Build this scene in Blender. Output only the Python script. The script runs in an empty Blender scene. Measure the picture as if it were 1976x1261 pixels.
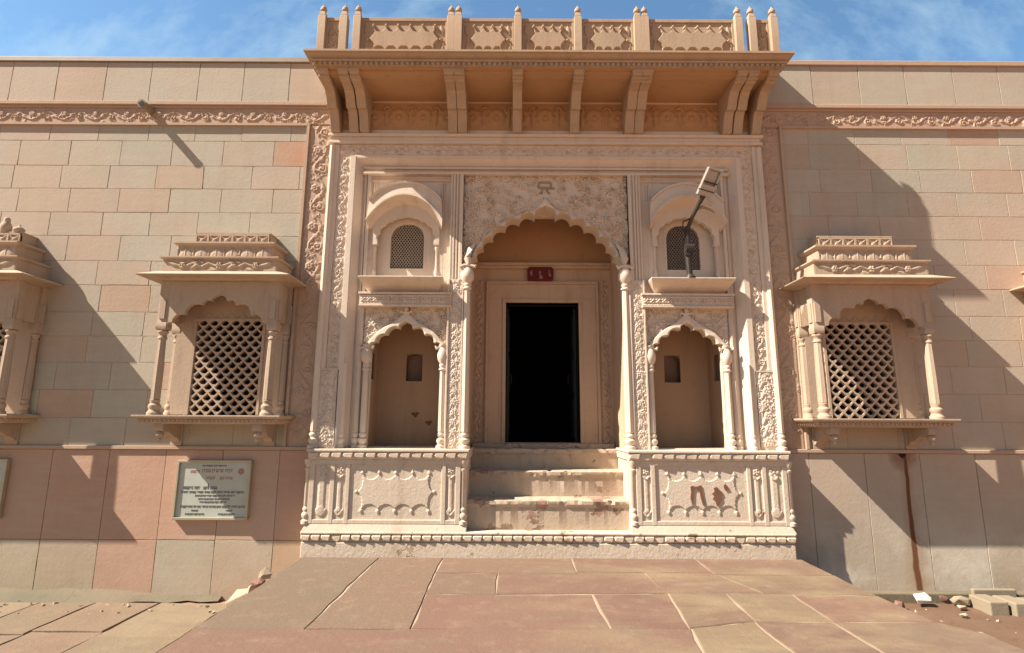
import bpy, bmesh, math, random
import numpy as np
from mathutils import Vector, Matrix, Euler
rad = math.radians
random.seed(7); np.random.seed(7)
S = bpy.context.scene
# ------------------------------------------------------------------ camera
cam = bpy.data.objects.new('camera', bpy.data.cameras.new('camera'))
S.collection.objects.link(cam); S.camera = cam
cam.data.sensor_width = 36.0; cam.data.lens = 19.13; cam.data.clip_start = 0.05; cam.data.clip_end = 500
cam.matrix_world = Matrix.Translation((0, 0, 1.38)) @ Euler((rad(100), 0, 0)).to_matrix().to_4x4() @ Matrix.Rotation(rad(0.3), 4, 'Z')
# ------------------------------------------------------------------ sky, sun, exposure
SUN_FROM = Vector((-1.0, -0.325, 1.07)).normalized()
w = bpy.data.worlds.new('World'); S.world = w; w.use_nodes = True
nt = w.node_tree; nt.nodes.clear()
out = nt.nodes.new('ShaderNodeOutputWorld'); bg = nt.nodes.new('ShaderNodeBackground')
sky = nt.nodes.new('ShaderNodeTexSky'); sky.sky_type = 'NISHITA'; sky.sun_disc = False
sky.sun_elevation = math.asin(SUN_FROM.z); sky.sun_rotation = math.atan2(SUN_FROM.x, SUN_FROM.y) % (2 * math.pi)
sky.air_density = 1.0; sky.dust_density = 0.5; sky.ozone_density = 2.0
tc = nt.nodes.new('ShaderNodeTexCoord'); mp = nt.nodes.new('ShaderNodeMapping')
mp.inputs['Rotation'].default_value = (0.3, 0.5, 0.6); mp.inputs['Scale'].default_value = (1.6, 5.0, 2.6); mp.inputs['Location'].default_value = (3.3, 0.4, 1.9)
nz = nt.nodes.new('ShaderNodeTexNoise'); nz.inputs['Scale'].default_value = 2.4; nz.inputs['Detail'].default_value = 9; nz.inputs['Roughness'].default_value = 0.62
nt.links.new(tc.outputs['Generated'], mp.inputs['Vector']); nt.links.new(mp.outputs['Vector'], nz.inputs['Vector'])
rmp = nt.nodes.new('ShaderNodeValToRGB'); rmp.color_ramp.elements[0].position = 0.47; rmp.color_ramp.elements[1].position = 0.86
rmp.color_ramp.elements[1].color = (0.75, 0.75, 0.75, 1)
nt.links.new(nz.outputs['Fac'], rmp.inputs['Fac'])
mixc = nt.nodes.new('ShaderNodeMixRGB'); mixc.inputs['Color2'].default_value = (4.3, 4.6, 5.0, 1)
nt.links.new(rmp.outputs['Color'], mixc.inputs['Fac']); nt.links.new(sky.outputs['Color'], mixc.inputs['Color1'])
tint = nt.nodes.new('ShaderNodeMixRGB'); tint.blend_type = 'MULTIPLY'; tint.inputs['Fac'].default_value = 1.0; tint.inputs['Color2'].default_value = (1.06, 1.30, 1.30, 1)
nt.links.new(mixc.outputs['Color'], tint.inputs['Color1'])
# added gain: sky brighter to the north, dimmed southward to cut fill on walls
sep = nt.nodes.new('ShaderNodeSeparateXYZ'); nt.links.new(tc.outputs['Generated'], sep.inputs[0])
sky_gain = nt.nodes.new('ShaderNodeMapRange'); sky_gain.inputs['From Min'].default_value = -0.2; sky_gain.inputs['From Max'].default_value = 0.6; sky_gain.inputs['To Min'].default_value = 0.62; sky_gain.inputs['To Max'].default_value = 1.32
nt.links.new(sep.outputs['Y'], sky_gain.inputs['Value'])
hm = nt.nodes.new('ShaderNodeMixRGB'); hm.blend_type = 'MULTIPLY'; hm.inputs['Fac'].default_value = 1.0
nt.links.new(tint.outputs['Color'], hm.inputs['Color1']); nt.links.new(sky_gain.outputs['Result'], hm.inputs['Color2']); nt.links.new(hm.outputs['Color'], bg.inputs['Color']); bg.inputs['Strength'].default_value = 0.052
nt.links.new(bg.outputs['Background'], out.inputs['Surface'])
sd = bpy.data.lights.new('sun', 'SUN'); sd.energy = 5.0; sd.angle = rad(0.5); sd.color = (1.0, 0.91, 0.79)
so = bpy.data.objects.new('sun', sd); S.collection.objects.link(so)
so.rotation_euler = SUN_FROM.to_track_quat('Z', 'Y').to_euler()
S.view_settings.view_transform = 'Standard'; S.view_settings.look = 'None'
S.view_settings.exposure = 1.25; S.view_settings.gamma = 1.0
S.cycles.max_bounces = 8; S.cycles.diffuse_bounces = 5

# ------------------------------------------------------------------ materials
def mat_stone(name, base, alt, rough=0.85, attr=False, mottle=0.5, stain=(0.30, 0.22, 0.15), stain_amt=0.45, streak=0.3,
              bump=0.5, grain=1.0, peel=None, peel_amt=0.0, peel_scale=2.2, extra=None):
    m = bpy.data.materials.new(name); m.use_nodes = True
    n = m.node_tree.nodes; l = m.node_tree.links
    b = n['Principled BSDF']; b.inputs['Roughness'].default_value = rough
    b.inputs['Specular IOR Level'].default_value = 0.25
    geo = n.new('ShaderNodeNewGeometry'); P = geo.outputs['Position']
    def noise(scale, detail=5, rough_=0.55, vec=P, dist=0.0):
        t = n.new('ShaderNodeTexNoise'); t.inputs['Scale'].default_value = scale; t.inputs['Detail'].default_value = detail
        t.inputs['Roughness'].default_value = rough_; t.inputs['Distortion'].default_value = dist
        l.new(vec, t.inputs['Vector']); return t.outputs['Fac']
    def ramp(fac, a, c):
        r = n.new('ShaderNodeMapRange'); r.inputs['From Min'].default_value = a; r.inputs['From Max'].default_value = c
        l.new(fac, r.inputs['Value']); return r.outputs['Result']
    def mul(a, k):
        t = n.new('ShaderNodeMath'); t.operation = 'MULTIPLY'; l.new(a, t.inputs[0])
        if isinstance(k, (int, float)): t.inputs[1].default_value = k
        else: l.new(k, t.inputs[1])
        return t.outputs[0]
    def mix(fac, c1, c2, mode='MIX'):
        t = n.new('ShaderNodeMixRGB'); t.blend_type = mode
        if isinstance(fac, (int, float)): t.inputs['Fac'].default_value = fac
        else: l.new(fac, t.inputs['Fac'])
        for i, c in ((1, c1), (2, c2)):
            if isinstance(c, tuple): t.inputs[i].default_value = (*c, 1)
            else: l.new(c, t.inputs[i])
        return t.outputs['Color']
    if attr:
        at = n.new('ShaderNodeAttribute'); at.attribute_name = 'col'; basec = at.outputs['Color']
        col = mix(mul(ramp(noise(1.7, 6), 0.42, 0.7), mottle), basec, alt)
    else:
        col = mix(mul(ramp(noise(1.3, 6), 0.35, 0.68), mottle), base, alt)
    mp_ = n.new('ShaderNodeMapping'); mp_.inputs['Scale'].default_value = (7, 7, 0.8); l.new(P, mp_.inputs['Vector'])
    st = ramp(noise(1.0, 5, 0.6, mp_.outputs['Vector']), 0.52, 0.75)
    col = mix(mul(st, streak), col, stain)
    sp = ramp(noise(9.0, 8, 0.68), 0.56, 0.78)
    col = mix(mul(sp, stain_amt), col, stain)
    gr = noise(120.0, 3)
    col = mix(mul(ramp(gr, 0.3, 0.75), 0.22 * grain), col, (0.2, 0.14, 0.1), 'MULTIPLY')
    hgt = mul(noise(28.0, 8, 0.65), 1.0)
    if peel:
        big = noise(peel_scale, 7, 0.62, P, 0.3)
        pm = ramp(big, 0.63 - peel_amt, 0.645 - peel_amt)
        pc = mix(ramp(noise(5.0, 5), 0.4, 0.6), peel, tuple(0.6 * c for c in peel))
        col = mix(pm, col, pc)
        sub = n.new('ShaderNodeMath'); sub.operation = 'SUBTRACT'; l.new(hgt, sub.inputs[0]); l.new(mul(pm, 0.9), sub.inputs[1]); hgt = sub.outputs[0]
    if extra: col = extra(n, l, P, col, noise, ramp, mul, mix)
    l.new(col, b.inputs['Base Color'])
    bp_ = n.new('ShaderNodeBump'); bp_.inputs['Strength'].default_value = bump; bp_.inputs['Distance'].default_value = 0.006
    l.new(hgt, bp_.inputs['Height']); l.new(bp_.outputs['Normal'], b.inputs['Normal'])
    return m

def mat_plain(name, c, rough=0.5, metal=0.0, bump=0.0, var=0.15):
    m = bpy.data.materials.new(name); m.use_nodes = True
    n = m.node_tree.nodes; l = m.node_tree.links; b = n['Principled BSDF']
    b.inputs['Roughness'].default_value = rough; b.inputs['Metallic'].default_value = metal
    geo = n.new('ShaderNodeNewGeometry'); t = n.new('ShaderNodeTexNoise'); t.inputs['Scale'].default_value = 9; t.inputs['Detail'].default_value = 6
    l.new(geo.outputs['Position'], t.inputs['Vector'])
    x = n.new('ShaderNodeMixRGB'); x.inputs[1].default_value = (*[max(0, k * (1 - var)) for k in c], 1); x.inputs[2].default_value = (*[min(1, k * (1 + var)) for k in c], 1)
    l.new(t.outputs['Fac'], x.inputs['Fac']); l.new(x.outputs['Color'], b.inputs['Base Color'])
    if bump:
        bb = n.new('ShaderNodeBump'); bb.inputs['Strength'].default_value = bump; bb.inputs['Distance'].default_value = 0.004
        l.new(t.outputs['Fac'], bb.inputs['Height']); l.new(bb.outputs['Normal'], b.inputs['Normal'])
    return m

BEIGE = (0.44, 0.396, 0.312); PINK = (0.44, 0.255, 0.175); GREEN = (0.36, 0.295, 0.20); SALMON = (0.46, 0.235, 0.145); PALE = (0.47, 0.355, 0.25)
def sediment(n, l, P, col, noise, ramp, mul, mix):
    # bedding streaks, broad pink and ash clouding, splash dirt low on the wall
    mp = n.new('ShaderNodeMapping'); mp.inputs['Scale'].default_value = (0.9, 0.9, 7.0); mp.inputs['Rotation'].default_value = (0.1, 0.16, 0); l.new(P, mp.inputs['Vector'])
    col = mix(mul(ramp(noise(2.2, 6, 0.6, mp.outputs['Vector'], 0.6), 0.46, 0.66), 0.20), col, (0.50, 0.42, 0.325))
    col = mix(mul(ramp(noise(0.55, 5, 0.55), 0.47, 0.64), 0.42), col, (0.50, 0.36, 0.272))
    col = mix(mul(ramp(noise(0.9, 6, 0.6), 0.52, 0.70), 0.28), col, (0.375, 0.34, 0.265))
    col = mix(mul(ramp(noise(3.6, 7, 0.66), 0.57, 0.70), 0.24), col, (0.48, 0.285, 0.185))
    sx = n.new('ShaderNodeSeparateXYZ'); l.new(P, sx.inputs[0])
    low = mul(ramp(sx.outputs['Z'], 0.25, -0.4), ramp(noise(1.7, 6, 0.6), 0.38, 0.62))
    return mix(mul(low, 0.4), col, (0.34, 0.245, 0.155))
def patches(n, l, P, col, noise, ramp, mul, mix):
    # broad buff and pink clouding of the flagstones, dusty scuffs
    mp = n.new('ShaderNodeMapping'); mp.inputs['Scale'].default_value = (0.8, 1.5, 1); mp.inputs['Location'].default_value = (2.1, 0.6, 0); l.new(P, mp.inputs['Vector'])
    v = mp.outputs['Vector']
    sx = n.new('ShaderNodeSeparateXYZ'); l.new(P, sx.inputs[0])
    f = ramp(noise(1.25, 7, 0.6, v, 0.5), 0.43, 0.66)
    col = mix(mul(mul(f, ramp(sx.outputs['X'], -0.5, 1.6)), 0.8), col, (0.265, 0.20, 0.12))
    f2 = ramp(noise(2.1, 6, 0.6, v), 0.52, 0.66)
    col = mix(mul(f2, 0.45), col, (0.165, 0.122, 0.085))
    f3 = ramp(noise(6.0, 9, 0.72), 0.52, 0.72)
    col = mix(mul(f3, 0.42), col, (0.29, 0.205, 0.145))
    f4 = ramp(noise(26.0, 6, 0.7), 0.60, 0.70)
    return mix(mul(f4, 0.4), col, (0.11, 0.075, 0.055))
def leak(n, l, P, col, noise, ramp, mul, mix):
    col = sediment(n, l, P, col, noise, ramp, mul, mix)
    # rust coloured stain running down from a weep hole, and pale salts round the foot of the wall
    sx = n.new('ShaderNodeSeparateXYZ'); l.new(P, sx.inputs[0])
    wob = noise(2.2, 3)
    a = n.new('ShaderNodeMath'); a.operation = 'MULTIPLY_ADD'; l.new(wob, a.inputs[0]); a.inputs[1].default_value = 0.07; l.new(sx.outputs['X'], a.inputs[2])
    d = n.new('ShaderNodeMath'); d.operation = 'SUBTRACT'; l.new(a.outputs[0], d.inputs[0]); d.inputs[1].default_value = 4.372
    ab = n.new('ShaderNodeMath'); ab.operation = 'ABSOLUTE'; l.new(d.outputs[0], ab.inputs[0])
    wd = n.new('ShaderNodeMapRange'); wd.inputs['From Min'].default_value = 1.1; wd.inputs['From Max'].default_value = -0.5
    wd.inputs['To Min'].default_value = 0.014; wd.inputs['To Max'].default_value = 0.036; l.new(sx.outputs['Z'], wd.inputs['Value'])
    q = n.new('ShaderNodeMath'); q.operation = 'DIVIDE'; l.new(ab.outputs[0], q.inputs[0]); l.new(wd.outputs[0], q.inputs[1])
    core = ramp(q.outputs[0], 1.25, 0.75); halo = ramp(q.outputs[0], 4.5, 1.0)
    low = ramp(sx.outputs['Z'], 1.09, 1.06)
    foot = ramp(sx.outputs['Z'], 0.45, -0.2)
    salt = mul(mul(ramp(noise(1.9, 6, 0.6), 0.44, 0.60), foot), 0.75)
    col = mix(salt, col, (0.62, 0.56, 0.46))
    damp = mul(mul(ramp(noise(1.1, 5), 0.4, 0.62), ramp(sx.outputs['Z'], -0.1, -0.42)), 0.6)
    col = mix(damp, col, (0.24, 0.18, 0.11))
    col = mix(mul(mul(halo, low), 0.35), col, (0.30, 0.17, 0.09))
    # damp reddish bloom under the weep hole
    vd = n.new('ShaderNodeVectorMath'); vd.operation = 'DISTANCE'; l.new(P, vd.inputs[0]); vd.inputs[1].default_value = (4.33, 6.16, 1.04)
    bl = n.new('ShaderNodeMath'); bl.operation = 'MULTIPLY_ADD'; l.new(noise(7.0, 4), bl.inputs[0]); bl.inputs[1].default_value = 0.14; l.new(vd.outputs['Value'], bl.inputs[2])
    col = mix(mul(mul(ramp(bl.outputs[0], 0.25, 0.15), low), 0.65), col, (0.20, 0.075, 0.04))
    return mix(mul(core, low), col, (0.15, 0.062, 0.028))
M = {}
M['wall'] = mat_stone('sandstone_blocks', BEIGE, (0.44, 0.30, 0.205), attr=True, mottle=0.3, stain=(0.30, 0.215, 0.15), stain_amt=0.20, streak=0.20, bump=0.38, extra=sediment)
M['wall_leak'] = mat_stone('sandstone_blocks_stained', BEIGE, (0.44, 0.28, 0.185), attr=True, mottle=0.3, stain=(0.30, 0.215, 0.15), stain_amt=0.20, streak=0.20, bump=0.38, extra=leak)
M['pink'] = mat_stone('carved_pink_sandstone', (0.47, 0.325, 0.235), (0.45, 0.35, 0.255), stain_amt=0.25, streak=0.15, bump=0.4)
M['bay'] = mat_stone('carved_buff_sandstone', (0.47, 0.36, 0.262), (0.44, 0.315, 0.225), stain=(0.2, 0.14, 0.09), stain_amt=0.3, streak=0.3, bump=0.45)
M['cream'] = mat_stone('limewashed_stone', (0.70, 0.585, 0.47), (0.64, 0.51, 0.39), stain=(0.33, 0.24, 0.165), stain_amt=0.30, streak=0.34, bump=0.5)
M['plinth'] = mat_stone('limewashed_stone_worn', (0.67, 0.55, 0.43), (0.60, 0.47, 0.35), stain=(0.26, 0.18, 0.115), stain_amt=0.42, streak=0.28, bump=0.55, peel=(0.40, 0.24, 0.155), peel_amt=-0.03)
M['step'] = mat_stone('peeling_painted_stone', (0.52, 0.41, 0.305), (0.42, 0.31, 0.22), stain=(0.24, 0.15, 0.1), stain_amt=0.45, streak=0.25, bump=0.7, peel=(0.37, 0.23, 0.165), peel_amt=0.05, peel_scale=2.8)
M['balc'] = mat_stone('ochre_sandstone', (0.44, 0.325, 0.222), (0.42, 0.28, 0.18), stain=(0.24, 0.16, 0.105), stain_amt=0.36, streak=0.38, bump=0.4)
M['soffit'] = mat_stone('ochre_warm_shade', (0.46, 0.28, 0.145), (0.42, 0.22, 0.11), stain=(0.16, 0.09, 0.05), stain_amt=0.35, streak=0.0, bump=0.4)  # warm shade under balcony and porch painted into the colour
M['niche'] = mat_stone('niche_plaster', (0.45, 0.305, 0.195), (0.42, 0.255, 0.15), stain=(0.2, 0.12, 0.07), stain_amt=0.2, streak=0.3, bump=0.35)  # plaster tone warmed: the alcove's warm shade is put into the colour
M['slab'] = mat_stone('paving_slabs', (0.2, 0.12, 0.09), (0.2, 0.12, 0.085), attr=True, mottle=0.5, rough=0.9, stain=(0.17, 0.12, 0.085), stain_amt=0.4, streak=0.0, bump=0.95, extra=patches)
M['ground'] = mat_stone('dusty_ground', (0.40, 0.205, 0.125), (0.36, 0.18, 0.105), rough=0.95, stain=(0.16, 0.1, 0.07), stain_amt=0.5, streak=0.0, bump=0.8)
M['mud'] = mat_stone('wet_red_earth', (0.155, 0.092, 0.06), (0.22, 0.14, 0.092), rough=0.6, stain=(0.05, 0.03, 0.02), stain_amt=0.6, streak=0.0, bump=1.0)
M['kerb'] = mat_stone('mossy_cement', (0.19, 0.15, 0.10), (0.10, 0.10, 0.066), stain=(0.07, 0.072, 0.05), stain_amt=0.6, streak=0.0, bump=0.9)
M['concrete'] = mat_stone('pale_concrete', (0.30, 0.245, 0.17), (0.24, 0.19, 0.13), stain_amt=0.4, streak=0.1, bump=0.6)
M['rock'] = mat_stone('broken_stone', (0.48, 0.36, 0.25), (0.4, 0.27, 0.18), stain_amt=0.2, streak=0.0, bump=0.6)
M['rockred'] = mat_stone('broken_red_stone', (0.25, 0.14, 0.1), (0.2, 0.1, 0.07), stain_amt=0.3, streak=0.0, bump=0.6)
M['white'] = mat_plain('white_plastic', (0.7, 0.66, 0.6), 0.5, bump=0.5)
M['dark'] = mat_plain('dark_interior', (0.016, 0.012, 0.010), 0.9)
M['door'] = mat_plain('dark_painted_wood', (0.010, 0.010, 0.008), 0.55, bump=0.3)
M['mesh'] = mat_plain('painted_grille', (0.30, 0.235, 0.165), 0.6)
M['meshdark'] = mat_plain('dusty_iron_grille', (0.17, 0.13, 0.10), 0.6)
M['red'] = mat_plain('red_enamel', (0.11, 0.006, 0.004), 0.8)
M['emblem'] = mat_plain('grimy_carved_stone', (0.33, 0.245, 0.17), 0.9, bump=0.4)
M['jamb'] = mat_stone('porch_limewash', (0.58, 0.41, 0.28), (0.52, 0.34, 0.215), stain=(0.2, 0.12, 0.07), stain_amt=0.3, streak=0.35, bump=0.45)
M['recess_shade'] = mat_plain('shade_dark_plaster', (0.21, 0.135, 0.10), 0.9, bump=0.4, var=0.3)  # plaster of the small recesses, their shade painted in as a darker colour
M['base'] = mat_stone('crumbling_limewash', (0.66, 0.54, 0.42), (0.56, 0.43, 0.31), stain=(0.22, 0.15, 0.09), stain_amt=0.42, streak=0.2, bump=0.9, peel=(0.43, 0.32, 0.21), peel_amt=0.0, peel_scale=3.4)
M['redmark'] = mat_plain('faded_white_paint', (0.28, 0.14, 0.12), 0.8)
M['iron'] = mat_plain('dark_iron', (0.055, 0.043, 0.036), 0.5, 0.4)
M['grey'] = mat_plain('grey_metal', (0.38, 0.36, 0.31), 0.4, 0.3)
M['alu'] = mat_plain('aluminium_frame', (0.42, 0.36, 0.25), 0.4, 0.3)
M['board'] = mat_plain('board_face', (0.42, 0.44, 0.38), 0.2, var=0.12)
M['ink'] = mat_plain('board_ink', (0.09, 0.085, 0.08), 0.5)
M['inkred'] = mat_plain('board_red_ink', (0.36, 0.16, 0.11), 0.5)
M['brownpatch'] = mat_plain('bare_brown_stone', (0.17, 0.075, 0.04), 0.85, bump=0.6, var=0.35)
M['pigeon'] = mat_plain('pigeon_feathers', (0.17, 0.15, 0.14), 0.7, bump=0.4, var=0.5)
M['pipe'] = mat_plain('weathered_pipe', (0.26, 0.20, 0.14), 0.6, var=0.3)
M['mortar'] = mat_stone('pale_mortar', (0.42, 0.33, 0.24), (0.33, 0.24, 0.17), stain_amt=0.3, streak=0.0, bump=0.8)

# ------------------------------------------------------------------ mesh builder
class MB:
    def __init__(s): s.v = []; s.f = []; s.c = []
    def add(s, vs, fs, col=None):
        o = len(s.v); s.v.extend([tuple(map(float, p)) for p in vs]); s.f.extend([tuple(i + o for i in f) for f in fs]); s.c.extend([col] * len(fs)); return s
    def box(s, x0, x1, y0, y1, z0, z1, col=None):
        vs = [(x, y, z) for z in (z0, z1) for y in (y0, y1) for x in (x0, x1)]
        return s.add(vs, [(0, 2, 3, 1), (4, 5, 7, 6), (0, 1, 5, 4), (2, 6, 7, 3), (0, 4, 6, 2), (1, 3, 7, 5)], col)
    def prism(s, poly, a0, a1, axis='y', col=None):
        k = len(poly)
        mk = {'y': lambda p, a: (p[0], a, p[1]), 'x': lambda p, a: (a, p[0], p[1]), 'z': lambda p, a: (p[0], p[1], a)}[axis]
        vs = [mk(p, a0) for p in poly] + [mk(p, a1) for p in poly]
        fs = [tuple(range(k)), tuple(range(2 * k - 1, k - 1, -1))] + [(i, i + k, (i + 1) % k + k, (i + 1) % k) for i in range(k)]
        return s.add(vs, fs, col)
    def lathe(s, cx, cy, prof, seg=14, sx=1.0, sy=1.0, flute=0.0):
        vs = []; fs = []
        for r, z in prof:
            for i in range(seg):
                a = 2 * math.pi * (i + 0.5) / seg
                rr = r * (1 - flute * (i % 2))
                vs.append((cx + rr * math.cos(a) * sx, cy + rr * math.sin(a) * sy, z))
        for j in range(len(prof) - 1):
            for i in range(seg):
                k = (i + 1) % seg
                fs.append((j * seg + i, j * seg + k, (j + 1) * seg + k, (j + 1) * seg + i))
        fs.append(tuple(range(seg - 1, -1, -1))); fs.append(tuple((len(prof) - 1) * seg + i for i in range(seg)))
        return s.add(vs, fs)
    def tube(s, path, rr, seg=10):
        path = [Vector(p) for p in path]; vs = []; fs = []
        if not isinstance(rr, (list, tuple)): rr = [rr] * len(path)
        up = Vector((0.13, 0.31, 0.94)).normalized()
        for j, p in enumerate(path):
            t = (path[min(j + 1, len(path) - 1)] - path[max(j - 1, 0)]).normalized()
            a = t.cross(up)
            if a.length < 1e-3: a = t.cross(Vector((1, 0, 0)))
            a.normalize(); b = t.cross(a)
            for i in range(seg):
                an = 2 * math.pi * i / seg; vs.append(p + (a * math.cos(an) + b * math.sin(an)) * rr[j])
        for j in range(len(path) - 1):
            for i in range(seg):
                k = (i + 1) % seg; fs.append((j * seg + i, j * seg + k, (j + 1) * seg + k, (j + 1) * seg + i))
        fs.append(tuple(range(seg - 1, -1, -1))); fs.append(tuple((len(path) - 1) * seg + i for i in range(seg)))
        return s.add(vs, fs)
    def stack(s, rings, back=0.0, cx=0.0):
        # three sided mouldings against a wall: rings of (half width, front y, z)
        vs = []; fs = []
        for h, y, z in rings: vs += [(cx - h, y, z), (cx + h, y, z), (cx + h, back, z), (cx - h, back, z)]
        for j in range(len(rings) - 1):
            for i in range(4):
                k = (i + 1) % 4; fs.append((4 * j + i, 4 * j + k, 4 * j + 4 + k, 4 * j + 4 + i))
        fs.append((3, 2, 1, 0)); e = 4 * (len(rings) - 1); fs.append((e, e + 1, e + 2, e + 3))
        return s.add(vs, fs)
    def strip(s, A, B):
        k = len(A); return s.add(list(A) + list(B), [(i, i + 1, k + i + 1, k + i) for i in range(k - 1)])
    def hull(s, pts):
        bm = bmesh.new()
        for p in pts: bm.verts.new(p)
        r = bmesh.ops.convex_hull(bm, input=bm.verts[:]); bm.verts.ensure_lookup_table()
        used = [v for v in bm.verts if v.link_faces]; ix = {v: i for i, v in enumerate(used)}
        s.add([v.co[:] for v in used], [tuple(ix[v] for v in f.verts) for f in bm.faces]); bm.free(); return s
    def mesh(s, name, off=(0, 0, 0), smooth=30, recalc=True):
        me = bpy.data.meshes.new(name)
        vs = [(a - off[0], b - off[1], c - off[2]) for a, b, c in s.v]
        me.from_pydata(vs, [], s.f)
        if any(c is not None for c in s.c):
            at = me.color_attributes.new('col', 'FLOAT_COLOR', 'CORNER'); arr = []
            for f, c in zip(s.f, s.c):
                c = c or BEIGE; arr += [c[0], c[1], c[2], 1.0] * len(f)
            at.data.foreach_set('color', arr)
        me.update()
        if recalc:
            bm = bmesh.new(); bm.from_mesh(me); bmesh.ops.recalc_face_normals(bm, faces=bm.faces[:]); bm.to_mesh(me); bm.free()
        if smooth is not None:
            me.polygons.foreach_set('use_smooth', [True] * len(me.polygons)); me.set_sharp_from_angle(angle=rad(smooth))
        me.update(); return me

def wloc(o):
    p = Vector((0, 0, 0))
    while o is not None: p += o.location; o = o.parent
    return p
def obj(name, g, mat, parent=None, loc=None, bevel=0.0, label=None, smooth=30):
    """g: MB in world coordinates (loc None: origin at the parent) or local coordinates with its world loc; or a ready mesh"""
    base = wloc(parent)
    if isinstance(g, MB): me = g.mesh(name, off=tuple(base) if loc is None else (0, 0, 0), smooth=smooth)
    else: me = g
    if mat is not None and not me.materials: me.materials.append(mat)
    o = bpy.data.objects.new(name, me); S.collection.objects.link(o)
    if parent: o.parent = parent
    if loc is not None: o.location = Vector(loc) - base
    if bevel:
        b = o.modifiers.new('edge', 'BEVEL'); b.width = bevel; b.segments = 2; b.limit_method = 'ANGLE'; b.angle_limit = rad(40)
    if label: o['label'] = label
    return o
def thing(name, label, cat, loc=(0, 0, 0), group=None):
    o = bpy.data.objects.new(name, None); o.empty_display_size = 0.1; S.collection.objects.link(o)
    o.location = loc; o['label'] = label; o['category'] = cat
    if group: o['group'] = group
    return o
def tag(o, label, cat, group=None):
    o['label'] = label; o['category'] = cat
    if group: o['group'] = group
    return o
def struct(name, g, mat, bevel=0.0):
    o = obj(name, g, mat, bevel=bevel); o['kind'] = 'structure'; return o

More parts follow.
